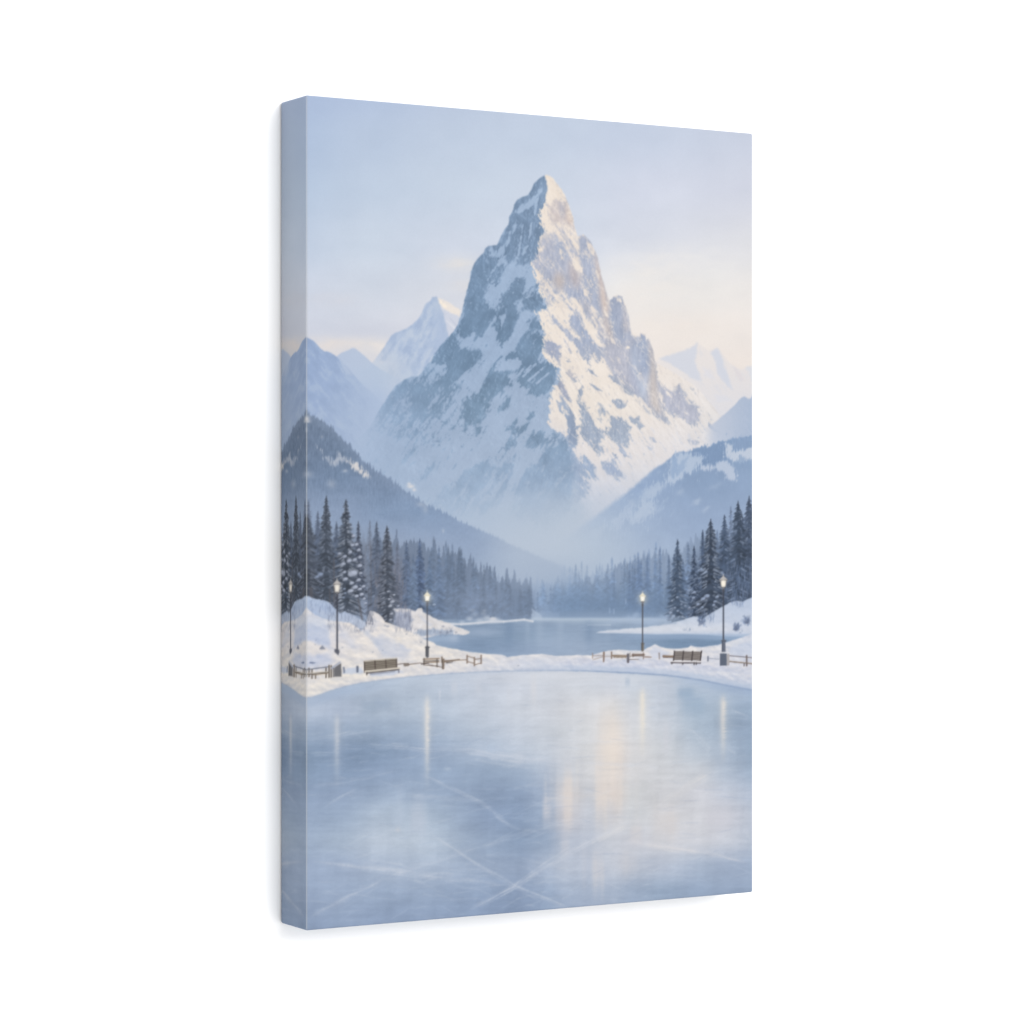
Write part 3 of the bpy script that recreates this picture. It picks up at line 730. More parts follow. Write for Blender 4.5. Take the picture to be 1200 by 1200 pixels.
def paint_forest():
    vert = fbm(GX / 2.2, GY / 26, 4, 301, .6)
    vert2 = fbm(GX / 5, GY / 30, 3, 302, .6)
    # distant right and left forest walls: layered, paler behind
    layers = (
        # profile,                                                                              gap, h, w, top colour, low colour, seed
        ([(600, 682), (640, 684), (680, 677), (700, 674), (730, 668), (760, 662), (790, 650), (820, 642)], 5.5, 14, 3.2, (160, 177, 202), (134, 157, 188), 31, 1.5, 615, 860),
        ([(640, 692), (672, 690), (690, 682), (720, 672), (750, 664), (770, 656), (800, 648), (830, 636)], 6.5, 16, 3.4, (136, 155, 183), (110, 133, 163), 32, 1.3, 655, 890),
        ([(500, 640), (520, 648), (545, 664), (570, 676), (600, 690), (622, 694), (640, 700)], 5.5, 13, 3.0, (150, 167, 193), (128, 148, 178), 33, 1.5, 430, 627),
        ([(480, 642), (512, 646), (520, 654), (535, 660), (560, 676), (580, 684), (600, 690), (615, 693), (622, 700)], 6.5, 19, 3.8, (110, 128, 156), (100, 121, 151), 34, 1.2, 430, 622.5),
    )
    for prof, gap, h, wd, c0, c1, seed, soft, xa, xb in layers:
        e = GY - line_y(prof) + 9 * noise1(GX / 17, seed) + spires(GX + vert * .4, gap, h, wd, seed) + spires(GX, gap * .45, h * .4, wd * .5, seed + 50)
        m = step(-soft, soft, e) * step(xa - 2, xa + 2, GX) * step(xb + 1, xb - 1, GX) * (GY < 728)
        t = step(660, 724, GY)[..., None]
        put(m * (.72 if soft > 1.4 else .84), col(c0) * (1 - t) + col(c1) * t + (vert * 9 + vert2 * 6)[..., None])
    r = rnd(5)
    for (xa, xb, prof, n, c0, lo, a) in ((505, 624, layers[3][0], 40, (98, 117, 145), 720, .45), (628, 770, layers[1][0], 30, (116, 139, 172), 716, .32), (625, 790, layers[0][0], 22, (124, 147, 178), 712, .3), (735, 800, layers[1][0], 14, (100, 123, 158), 718, .42)):
        for x in np.sort(r.uniform(xa, xb, n)):
            tall = r.uniform(.3, 1.25) ** 1.4
            yt = float(np.interp(x, [p[0] for p in prof], [p[1] for p in prof])) + 6 - 20 * tall
            if yt > 706:
                continue
            conifer(x, yt, lo, r.uniform(4.5, 8.5) * (.6 + .4 * tall), col(c0) * r.uniform(.93, 1.08), (150, 168, 194), 0, int(x * 7), a * r.uniform(.6, 1.2), .55, soft=1.2)
    mst = fbm(GX / 24, GY / 14, 4, 305)
    put(step(672, 724, GY + 26 * mst) * step(730, 724, GY) * step(500, 530, GX) * step(640, 600, GX) * .3, (132, 151, 181))
    put(step(690, 726, GY) * step(735, 727, GY) * step(630, 670, GX) * step(800, 770, GX) * .5, (108, 133, 166))
    put(step(676, 700, GY + 8 * mst) * step(735, 727, GY) * step(630, 680, GX) * step(810, 780, GX) * .4, (112, 137, 170))
    put(step(690, 724, GY) * step(728, 722, GY) * step(628, 660, GX) * step(800, 740, GX) * .3, (112, 142, 180))
    put(np.exp(-((GX - 640) / 55) ** 2 - ((GY - 676 - 10 * mst) / 15) ** 2) * .55, (172, 186, 206))
    put(np.exp(-((GX - 690) / 90) ** 2 - ((GY - 722) / 7) ** 2) * .35, (170, 186, 208))
    put(np.exp(-((GX - 570) / 50) ** 2 - ((GY - 704 - 16 * mst) / 14) ** 2) * .28, (150, 166, 192))
    # pale drifts between the trunks
    put(np.exp(-((GX - 560) / 26) ** 2 - ((GY - 700) / 22) ** 2) * .35 * (.7 + vert2), (140, 156, 184))
    put(np.exp(-((GX - 640) / 16) ** 2 - ((GY - 712) / 10) ** 2) * .3, (150, 170, 198))
    put(np.exp(-((GX - 660) / 30) ** 2 - ((GY - 700) / 26) ** 2) * .22, (120, 150, 186))
    # a house-like snow slip and light trunks
    patch([(623, 713), (627, 716), (634, 721), (636, 726), (622, 727)], (182, 196, 216), .6, 1, 1.2)
    for x, y in ((714, 716), (719, 717), (733, 705)):
        stroke(x, y - 3, x, y + 2, 1.6, 1.6, (160, 180, 208), .5, .8)


def paint_lake():
    f = fbm(GX / 26, GY / 1.6, 4, 401, .6)
    m = step(724.5, 727, GY) * step(790, 785, GY)
    c = ramp([470, 560, 620, 680, 740, 800, 890], [725, 732, 745, 756, 768], [
        (132, 156, 187), (134, 157, 188), (142, 164, 193), (160, 180, 202), (162, 180, 203), (158, 177, 204), (150, 170, 200),
        (132, 156, 188), (122, 149, 183), (130, 156, 189), (136, 160, 191), (140, 163, 193), (150, 170, 198), (150, 170, 198),
        (150, 172, 202), (120, 148, 183), (126, 154, 187), (138, 162, 193), (124, 152, 187), (112, 143, 180), (110, 142, 180),
        (146, 169, 199), (118, 147, 184), (130, 156, 190), (146, 168, 198), (132, 158, 191), (108, 141, 180), (108, 141, 180),
        (140, 164, 197), (126, 154, 190), (138, 162, 195), (148, 169, 198), (134, 160, 193), (112, 144, 182), (112, 144, 182)])
    lum = c.mean(-1, keepdims=True)
    c = lum + (c - lum) * .82 + 3
    put(m, c + (f * 12)[..., None])
    put(m * np.exp(-((GX - 565) / 22) ** 2 - ((GY - 741) / 5) ** 2) * .45, (178, 192, 213))
    put(m * np.exp(-((GX - 520) / 22) ** 2 - ((GY - 748) / 5) ** 2) * .4, (172, 190, 214))
    put(m * np.exp(-((GX - 533) / 8) ** 2 - ((GY - 748) / 5) ** 2) * .5, (186, 198, 217))
    put(m * np.exp(-((GX - 645) / 28) ** 2 - ((GY - 752) / 14) ** 2) * .5, (166, 183, 206))
    for x, wd, a in ((618, 3, .25), (632, 5, .3), (656, 4, .25), (690, 5, -.3), (596, 6, -.35), (540, 5, -.3), (712, 4, .2)):
        put(m * np.exp(-((GX - x - 2 * f) / wd) ** 2) * abs(a) * step(770, 735, GY), (176, 191, 211) if a > 0 else (104, 132, 168))
    # white far shore and mist
    put(np.exp(-((GY - 725.5) / 2.0) ** 2) * step(618, 626, GX) * step(800, 760, GX) * .75, (186, 200, 217))
    put(np.exp(-((GY - 729) / 2.4) ** 2) * step(630, 680, GX) * step(820, 760, GX) * .5, (160, 178, 200))
    stroke(688, 732.3, 715, 732.3, .6, 1.0, (196, 207, 221), .7, .6)
    sh = [(505, 729), (520, 731), (540, 731.5), (560, 730), (575, 728.5), (590, 728.4), (605, 727), (614, 726), (624, 728.2)]
    for k, (a, b) in enumerate(zip(sh[:-1], sh[1:])):
        stroke(a[0], a[1], b[0], b[1], 2.8 if k < 5 else 2.2, 2.4, (214, 218, 226), .95, .7)
    for x, y, s in ((566, 719, 2.2), (570, 724, 3.2), (562, 727, 3.6), (575, 727, 4), (582, 727, 3.5), (567, 715.5, 1.6), (553, 715, 2.2), (556, 720, 3), (550, 725, 2.8), (541, 729, 2.4)):
        dab(x, y, s * 1.3, s * .8, (202, 209, 221), .6 if y > 722 else .3, .95)
    dab(574.5, 723, 1.2, .9, (90, 108, 138), .6, .6)
    dab(577.5, 725, 3.8, 1.8, (226, 224, 226), .7, .6)


def paint_right_bank():
    # far right spit and slope
    fx = fbm(GX / 9, GY / 5, 4, 421)
    up = [(698, 741.3), (704, 739.6), (712, 738.6), (730, 737), (755, 735), (775, 732), (790, 729), (800, 726.5), (808, 723.5), (813, 722), (818, 723.5), (822, 726), (830, 720), (838, 715.5), (846, 711), (855, 706), (863, 704), (870, 705), (878, 701), (890, 697)]
    lo = [(698, 741.6), (715, 741.8), (740, 742.5), (770, 743.5), (800, 743), (830, 744), (850, 746), (890, 746)]
    m = step(-.7, .8, GY - line_y(up) + .8 * RAG1) * step(.8, -.8, GY - line_y(lo)) * (GX > 698)
    c = ramp([700, 760, 820, 890], [700, 725, 738, 746], [
        (206, 212, 225), (206, 212, 225), (190, 202, 222), (186, 199, 222), (206, 212, 225), (206, 213, 226), (196, 206, 224), (196, 206, 224),
        (208, 214, 226), (212, 217, 227), (212, 217, 228), (204, 211, 226), (196, 205, 221), (188, 200, 220), (178, 194, 218), (190, 201, 220)])
    put(m, c + (fx * 6)[..., None])
    for x, y, rx, ry in ((790, 726, 10, 3.5), (765, 727, 8, 4), (745, 722, 6, 4), (737, 725, 7, 3.5), (755, 729, 14, 3), (778, 724, 7, 4), (722, 727, 8, 2.4)):
        w = window(x - 3 * rx, x + 3 * rx, y - 3 * ry, y + 3 * ry)
        put(np.exp(-((GX[w] - x + 3 * RAG1[w]) / rx) ** 2 - ((GY[w] - y + 3 * RAG2[w]) / ry) ** 2) * .6, (168, 186, 212), w)
    stroke(770, 733, 792, 730.5, .8, .8, (120, 142, 172), .45, .8)
    put(step(742, 744, GY) * step(751, 746, GY) * step(700, 760, GX) * .5, (160, 180, 208))
    put(step(745, 747.5, GY) * step(752, 749, GY) * step(800, 870, GX) * .5, (160, 182, 210))


def paint_left_bank():
    """Snowy banks at the left: a blue one under the trees, cream mounds in front, a spit by the lake."""
    f = fbm(GX / 8, GY / 5, 4, 431)
    hh = fbm(GX / 15, GY / 8, 5, 433, .55) + .5 * np.abs(fbm(GX / 9, GY / 5, 3, 434))
    lump = np.zeros_like(hh)
    lump[1:-1, 1:-1] = (hh[1:-1, :-2] - hh[1:-1, 2:]) * .6 + (hh[2:, 1:-1] - hh[:-2, 1:-1])
    lump = np.clip(lump / lump.std(), -2.2, 2.2)
    lump = smooth(lump[..., None], .8)[..., 0][..., None] * col((7.5, 6.0, 3.2))
    g = streaks(.8, .5, 16, 5, 4, 432)
    # spit by the lake
    sp = [(462, 714), (470, 713), (478, 714), (486, 716), (488, 713.4), (491, 712.6), (494, 713.6), (495, 717), (500, 719.5), (506, 723), (516, 727), (526, 730.5), (536, 735), (545, 738), (550, 741), (549, 743), (540, 744), (530, 743),
          (518, 743), (508, 745), (498, 748), (480, 745), (466, 738)]
    patch(sp, (224, 220, 220), .97, 1.2, .8, tex=f * 16)
    patch([(462, 716), (478, 718), (484, 726), (480, 738), (468, 738), (460, 730)], (150, 160, 184), .7, 3, 2, tex=f * 22)
    patch([(484, 742), (492, 738), (506, 737), (520, 738), (532, 740), (530, 743), (512, 744), (496, 746)], (140, 160, 190), .6, 2.2, 1.2, tex=f * 22)
    patch([(490, 720), (498, 726), (508, 733), (503, 733), (494, 727)], (196, 203, 220), .6, 1.5, 1.4)
    for x, y in ((519, 734), (528, 739.5), (534, 741), (524, 741), (516, 741)):
        dab(x, y, 1.6, 1.0, (120, 128, 148), .6, .6)
    # blue bank under the trees
    up = [(340, 700), (356, 697.5), (362, 699), (370, 702), (378, 702.5), (386, 706), (391, 712), (398, 718), (405, 717), (414, 721), (424, 727), (432, 731), (440, 737)]
    m = step(-.8, 1, GY - line_y(up) + 1.6 * RAG1) * step(442, 436, GX) * step(775, 770, GY)
    put(m, ramp([350, 400, 445], [695, 715, 740], [(186, 201, 224), (182, 196, 220), (180, 192, 216), (172, 189, 218), (176, 190, 215), (178, 188, 208), (190, 202, 222), (188, 198, 217), (190, 197, 212)]) + (f * 15)[..., None])
    # second mound, beyond the first
    m2p = [(415, 744), (422, 741), (428, 733), (431, 722), (433, 716), (438, 716.5), (444, 720), (448, 724), (451, 729), (458, 731), (466, 734), (474, 737.5), (482, 741), (490, 746), (500, 750), (508, 753), (511, 756), (522, 758.5), (535, 761),
           (550, 764), (570, 766), (588, 767), (594, 770), (600, 769), (612, 767.5), (624, 767), (634, 766), (640, 767), (650, 768.5), (665, 768), (680, 767.5), (692, 768), (700, 765.5), (712, 762.5), (725, 761), (738, 762), (752, 762.5), (760, 758.5), (767, 755),
           (773, 757.5), (780, 759.5), (795, 760), (806, 759), (809, 756.5), (813, 757.5), (822, 758.5), (830, 757), (840, 756), (850, 753), (862, 749), (875, 745), (890, 740)]
    m = step(-.7, .8, GY - line_y(m2p) + .7 * RAG1) * step(414, 417, GX)
    c = ramp([415, 470, 530, 600, 680, 740, 800, 890], [715, 745, 765, 780, 795, 812], [
        (226, 221, 220), (228, 222, 220), (226, 222, 222), (220, 219, 223), (212, 215, 225), (206, 211, 225), (208, 213, 225), (204, 211, 225),
        (224, 220, 221), (228, 223, 220), (226, 222, 221), (222, 220, 223), (212, 215, 225), (206, 211, 225), (214, 216, 225), (212, 216, 227),
        (222, 219, 221), (228, 223, 220), (228, 223, 220), (222, 220, 223), (218, 217, 222), (220, 219, 223), (224, 221, 223), (208, 213, 226),
        (226, 221, 219), (226, 222, 221), (224, 221, 222), (214, 216, 225), (208, 212, 226), (205, 210, 226), (212, 214, 226), (212, 214, 225),
        (226, 221, 218), (222, 219, 220), (214, 215, 222), (200, 207, 221), (190, 201, 220), (188, 200, 220), (200, 207, 222), (206, 210, 223),
        (214, 213, 217), (206, 209, 219), (196, 205, 220), (190, 202, 220), (186, 199, 219), (180, 195, 218), (184, 198, 219), (190, 201, 220)])
    put(m, c + (f * 5 + g * 5)[..., None] + lump * .8)
    patch([(436, 750), (446, 744), (462, 752), (476, 762), (480, 772), (464, 772), (450, 770), (440, 760)], (198, 204, 220), .7, 3, 5)
    patch([(466, 752), (474, 757), (482, 762), (478, 765), (468, 760)], (200, 206, 222), .7, 2, 2)
    patch([(430, 726), (436, 722), (446, 728), (440, 738), (432, 736)], (206, 208, 218), .45, 2.5, 2.5)
    patch([(604, 772), (616, 769), (628, 771), (634, 768), (648, 774), (640, 782), (610, 782)], (208, 213, 226), .6, 3, 3)
    patch([(760, 764), (768, 757), (776, 762), (784, 764), (778, 772), (764, 772)], (206, 211, 226), .8, 1.5, 2)
    patch([(850, 766), (866, 754), (882, 750), (890, 760), (890, 768), (862, 768)], (194, 204, 224), .6, 2.5, 3)
    # front mound with its blue hollow
    path([(362, 710), (378, 719), (392, 723), (408, 726), (420, 733), (430, 742), (440, 753), (450, 764)], 5, (184, 194, 214), .4, 3.5)
    up = [(340, 718), (352, 714), (358, 711.5), (363, 716), (370, 721), (378, 724.5), (390, 727.5), (400, 728.5), (410, 730), (417, 734), (424, 741), (432, 749), (440, 758), (446, 766), (450, 776), (456, 790)]
    m = step(-.7, .8, GY - line_y(up) + .6 * RAG1) * step(457, 450, GX)
    put(m, ramp([350, 375, 400, 430, 456], [712, 730, 750, 770, 790, 810], [
        (228, 224, 224), (222, 220, 224), (222, 220, 222), (226, 221, 219), (226, 221, 220), (196, 204, 222), (204, 210, 224), (226, 221, 220), (228, 222, 219), (224, 220, 220),
        (194, 203, 223), (200, 206, 223), (220, 217, 220), (226, 221, 219), (214, 214, 221), (222, 219, 221), (216, 215, 221), (224, 220, 219), (226, 221, 219), (222, 219, 220),
        (214, 214, 220), (226, 221, 218), (228, 223, 218), (228, 223, 219), (226, 221, 219), (230, 224, 218), (226, 222, 219), (220, 217, 218), (212, 212, 218), (206, 209, 219)]) + (f * 4 + g * 5)[..., None] + lump * .8)
    patch([(359, 735), (370, 734), (384, 738), (388, 748), (386, 757), (376, 756), (366, 750), (358, 748)], (190, 200, 222), .7, 3, 5)
    patch([(340, 735), (359, 735), (359, 749), (340, 746)], (190, 200, 222), .7, 3, 5)
    patch([(398, 734), (404, 738), (412, 750), (420, 758), (412, 759), (404, 752), (396, 744)], (204, 208, 222), .7, 3, 5)
    patch([(386, 735), (391, 742), (392, 752), (396, 758), (390, 758), (386, 748)], (226, 221, 221), .6, 1.5, 1.5)
    patch([(340, 760), (356, 750), (364, 752), (376, 757), (388, 762), (378, 765), (366, 768), (356, 770), (340, 770)], (228, 222, 219), .85, 1.5, 1.6)
    patch([(340, 772), (360, 768), (374, 766), (386, 768), (390, 776), (384, 781), (370, 783), (340, 785)], (190, 199, 222), .7, 3, 5)
    patch([(401, 784), (408, 783), (424, 782), (426, 788), (412, 790), (402, 789)], (196, 205, 223), .85, 1.5, 1.8)
    patch([(428, 788), (448, 787), (466, 785), (472, 788), (456, 792), (436, 793)], (196, 205, 224), .8, 1.5, 2)
    lw = step(188, 205, IMG.mean(-1)) * step(712, 730, GY) * step(822, 800, GY)
    IMG[:] += lump * (lw * .3)[..., None] + (lw * f * 5)[..., None]
    for x, y, s in ((377, 760, 2.6), (401, 758.5, 1.2), (369, 755, 1.0), (370, 750, .9), (366, 777, 2.0), (353, 777, 1.6), (436.5, 764, 1.4), (448, 762, 1.1), (607, 780, 1.4), (493, 752.5, 1.6), (476, 743, 1.6), (454, 734, 2.2), (451, 733, 1.6)):
        dab(x, y, s * .75, s * .5, (138, 146, 166), .7, .9)
    patch([(374, 761), (377.5, 756), (381, 761.5)], (128, 134, 152), .85, .8, .7)
    stroke(363, 776.5, 369, 776.5, 1.6, .6, (88, 104, 140), .9)
    # twigs and scrub along the bank tops
    thicket(384, 440, 712, 742, (112, 122, 146), 170, 5, .34, 7)
    thicket(362, 392, 704, 722, (128, 144, 176), 70, 6, .3, 7)
    thicket(430, 437, 718, 733, (110, 116, 134), 40, 8, .45, 9)
    thicket(463, 482, 716, 742, (126, 134, 158), 140, 7, .34, 9)
    thicket(484, 532, 737, 746, (120, 134, 160), 70, 9, .35, 4)
    for x, y in ((430, 730), (434, 731), (420, 739), (424, 737)):
        stroke(x - 2, y, x + 3, y + .3, 1.2, .6, (110, 112, 130), .6)


def paint_near_trees():
    dk, sn = (68, 78, 94), (168, 178, 198)
    # soft dark mass behind the left group, brown-grey brush between the trunks
    f = fbm(GX / 5, GY / 12, 4, 451)
    m = step(612, 668, GY + 16 * f) * step(452, 412, GX + .3 * (GY - 660)) * step(730, 712, GY) * .85
    put(m, col((80, 90, 110)) + (f * 30)[..., None])
    m = np.exp(-((GX - 458) / 34) ** 2 - ((GY - 690) / 40) ** 2) * .6 * step(745, 720, GY)
    put(m, col((118, 124, 144)) + (f * 18)[..., None])
    m = step(660, 700, GY + 8 * f) * step(505, 470, GX) * step(432, 440, GX) * step(735, 715, GY) * .45
    put(m, col((112, 124, 150)) + (f * 16)[..., None])
    conifer(476, 634, 708, 8.5, (88, 106, 136), (130, 150, 182), .2, 41, .85)
    conifer(491.5, 632, 713, 9.5, (82, 102, 136), (128, 150, 186), .28, 42, .9)
    conifer(465, 636, 706, 6, (98, 108, 130), (140, 150, 174), .2, 43, .7)
    conifer(484, 650, 712, 7, (100, 120, 150), (130, 150, 182), .2, 44, .6)
    conifer(503, 652, 716, 8, (96, 118, 150), (130, 150, 182), .1, 45, .55)
    conifer(514, 640, 722, 9, (104, 125, 157), (130, 150, 182), .05, 46, .45)
    conifer(433, 610, 706, 8, (112, 126, 150), (130, 144, 170), .1, 47, .5)
    conifer(441, 612, 716, 12, (84, 98, 122), (132, 146, 172), .25, 48, .85)
    conifer(447, 650, 716, 9, (92, 102, 122), (150, 156, 172), .2, 49, .7)
    thicket(438, 476, 660, 724, (132, 128, 138), 260, 1, .3, 13)
    thicket(425, 446, 640, 724, (118, 120, 134), 120, 2, .3, 14)
    conifer(372, 600, 704, 13, (92, 106, 132), (126, 142, 170), .25, 50, .75)
    conifer(394, 612, 706, 13, (84, 98, 122), (128, 142, 170), .25, 51, .75)
    conifer(419.5, 612, 700, 8, (70, 80, 100), sn, .3, 52, .95)
    conifer(382, 582, 716, 15, dk, (140, 152, 176), .4, 53, .95, 1.1)
    conifer(405, 586, 722, 18, (66, 76, 92), (172, 181, 200), .62, 54, .97, 1.1)
    conifer(361, 586, 700, 12, (88, 100, 124), (120, 132, 156), .2, 55, .5)
    conifer(359.5, 604, 706, 19, (70, 79, 95), (128, 138, 160), .34, 56, .95, 1.1, 0, .7)
    conifer(453, 617, 730, 11.5, (72, 81, 97), (156, 164, 184), .42, 57, .97, 1.15, 1.5, .7)
    # trunks
    for x, y0, y1, w in ((391, 655, 706, 1.8), (386, 690, 722, 1.6), (391, 700, 720, 2.2), (434, 640, 722, .8), (364, 690, 708, 4), (419, 700, 726, 2.6), (431.5, 690, 728, .8)):
        stroke(x, y0, x + (.5 if x != 419 else 5), y1, w, w, (92, 90, 98), .6, .7)
    # heavy snow on the lower boughs
    r = rnd(77)
    pts = [(413, 671.5, 4.6), (405, 679, 2.6), (412, 683, 2.8), (416, 688, 2.8), (421, 690, 2.4), (411, 692, 3), (424, 696, 2.6), (418, 699, 2.6), (427, 701, 2.2), (404, 652, 2.4), (410, 647, 2.6), (415, 656, 2.6), (420, 645, 2.2),
           (409, 657, 2.4), (421, 663, 2.4), (402, 661, 2.4), (418, 638, 2), (414, 628, 1.8), (421, 653, 2.2), (423, 672, 2), (428, 707, 2), (398, 648, 1.8), (412, 639, 2), (403, 670, 2), (420, 680, 2.2), (426, 687, 2)]
    snow_clumps([(x + r.uniform(-.7, .7), y + r.uniform(-.7, .7), s * r.uniform(.75, 1.05)) for x, y, s in pts], (182, 190, 210), 3)
    pts = [(460, 705, 2), (457, 710, 2), (462, 714, 2), (459, 719, 2.2), (464, 722, 1.8), (458, 726, 2), (463, 728, 1.6), (466, 710, 1.6), (456, 702, 1.6), (454, 693, 1.4), (461, 697, 1.4)]
    snow_clumps([(x + r.uniform(-.5, .5), y, s * r.uniform(.7, 1)) for x, y, s in pts], (186, 192, 208), 4)
    snow_clumps([(403, 690, 1.5), (404, 695, 1.5), (402, 700, 1.5), (375, 673, 3), (371, 676, 2)], (140, 156, 186), 5)
    # --- right group
    m = step(640, 690, GY + .9 * (GX - 800) * .4 + 10 * f) * step(800, 818, GX) * step(735, 712, GY) * .85
    put(m, col((72, 92, 122)) + (f * 24)[..., None])
    sn2 = (140, 158, 190)
    conifer(806, 636, 724, 9, (110, 131, 163), (140, 160, 190), .15, 61, .75)
    conifer(800, 656, 724, 9, (98, 120, 154), (140, 160, 190), .2, 62, .6)
    conifer(856, 594, 690, 9, (112, 130, 160), (150, 166, 192), .15, 63, .7)
    conifer(840, 622, 704, 9, (104, 124, 156), sn2, .15, 64, .7)
    conifer(870, 606, 700, 12, (88, 106, 138), sn2, .2, 65, .8)
    conifer(823, 622, 716, 7, (76, 94, 124), sn2, .25, 66, .9)
    conifer(848.5, 604, 706, 13, (70, 87, 114), sn2, .26, 67, .93)
    conifer(877.5, 582, 712, 17, (70, 85, 110), sn2, .3, 68, .93, 1, 0, .75)
    conifer(864.5, 588, 706, 18, (64, 79, 102), sn2, .32, 69, .93, 1.05, 0, .8)
    conifer(813, 641, 724, 8, (60, 76, 102), sn2, .45, 70, .95)
    conifer(793.5, 633, 727, 12, (70, 88, 114), (154, 169, 194), .36, 71, .95, 1.1)
    conifer(832.5, 609, 726, 20, (58, 71, 92), (156, 170, 194), .55, 72, .97, 1.15)
    pts = [(828, 698, 3.6), (823, 702, 3), (838, 705, 2.4), (812, 700, 2.4), (817, 708, 2.4), (814, 694, 2), (840, 699, 2), (836, 709, 2), (822, 712, 2), (808, 712, 1.8)]
    snow_clumps([(x + r.uniform(-.7, .7), y + r.uniform(-.5, .5), s * r.uniform(.7, .95)) for x, y, s in pts], (156, 172, 202), 6)
    for y, x0, x1 in ((656, 812, 824), (664, 812, 830), (668, 814, 832), (676, 812, 826), (684, 811, 830), (690, 806, 818), (672, 840, 846), (694, 806, 816)):
        for q in range(5):
            xa = r.uniform(x0, x1)
            sg = -1 if xa < 832 else 1
            stroke(xa, y + r.uniform(-3, 3), xa + sg * r.uniform(2, 5), y + r.uniform(.5, 4), r.uniform(1, 2), .6, (150, 167, 196), .5, .6)
    pts = [(787, 704, 1.6), (793, 700, 1.8), (790, 712, 2), (785, 718, 2.2), (794, 716, 2), (798, 708, 1.4), (789, 722, 1.8), (795, 723, 1.6), (781, 722, 1.6)]
    snow_clumps([(x + r.uniform(-.7, .7), y, s * r.uniform(.6, 1)) for x, y, s in pts], (158, 174, 202), 7)
    # right thicket rooted in the slope
    thicket(846, 884, 664, 706, (92, 114, 152), 240, 11, .35, 13)
    thicket(846, 884, 668, 706, (132, 152, 188), 90, 12, .3, 11)


def paint_right_scrub():
    r = rnd(21)
    for cx, cy, rx, ry, n in ((862.5, 735, 4.5, 5, 46), (874.5, 727, 5, 5, 46), (823, 728, 6, 5, 40)):
        for _ in range(n):
            x, y = cx + r.normal(0, .5) * rx, cy + r.normal(0, .5) * ry
            dab(x, y, r.uniform(.6, 1.5), r.uniform(.6, 1.4), col((104, 122, 156)) * r.uniform(.85, 1.25), .35, .8)
            if r.rand() < .4:
                stroke(cx + r.normal(0, 1.5), cy + ry * .7, x, y - ry * .4, .7, .4, (92, 106, 136), .5, .5)
    thicket(857, 872, 706, 712, (120, 138, 172), 30, 15, .4, 8)
    thicket(800, 812, 737, 740, (120, 138, 168), 14, 16, .4, 3)
    thicket(816, 836, 716, 730, (110, 130, 164), 80, 17, .35, 7)


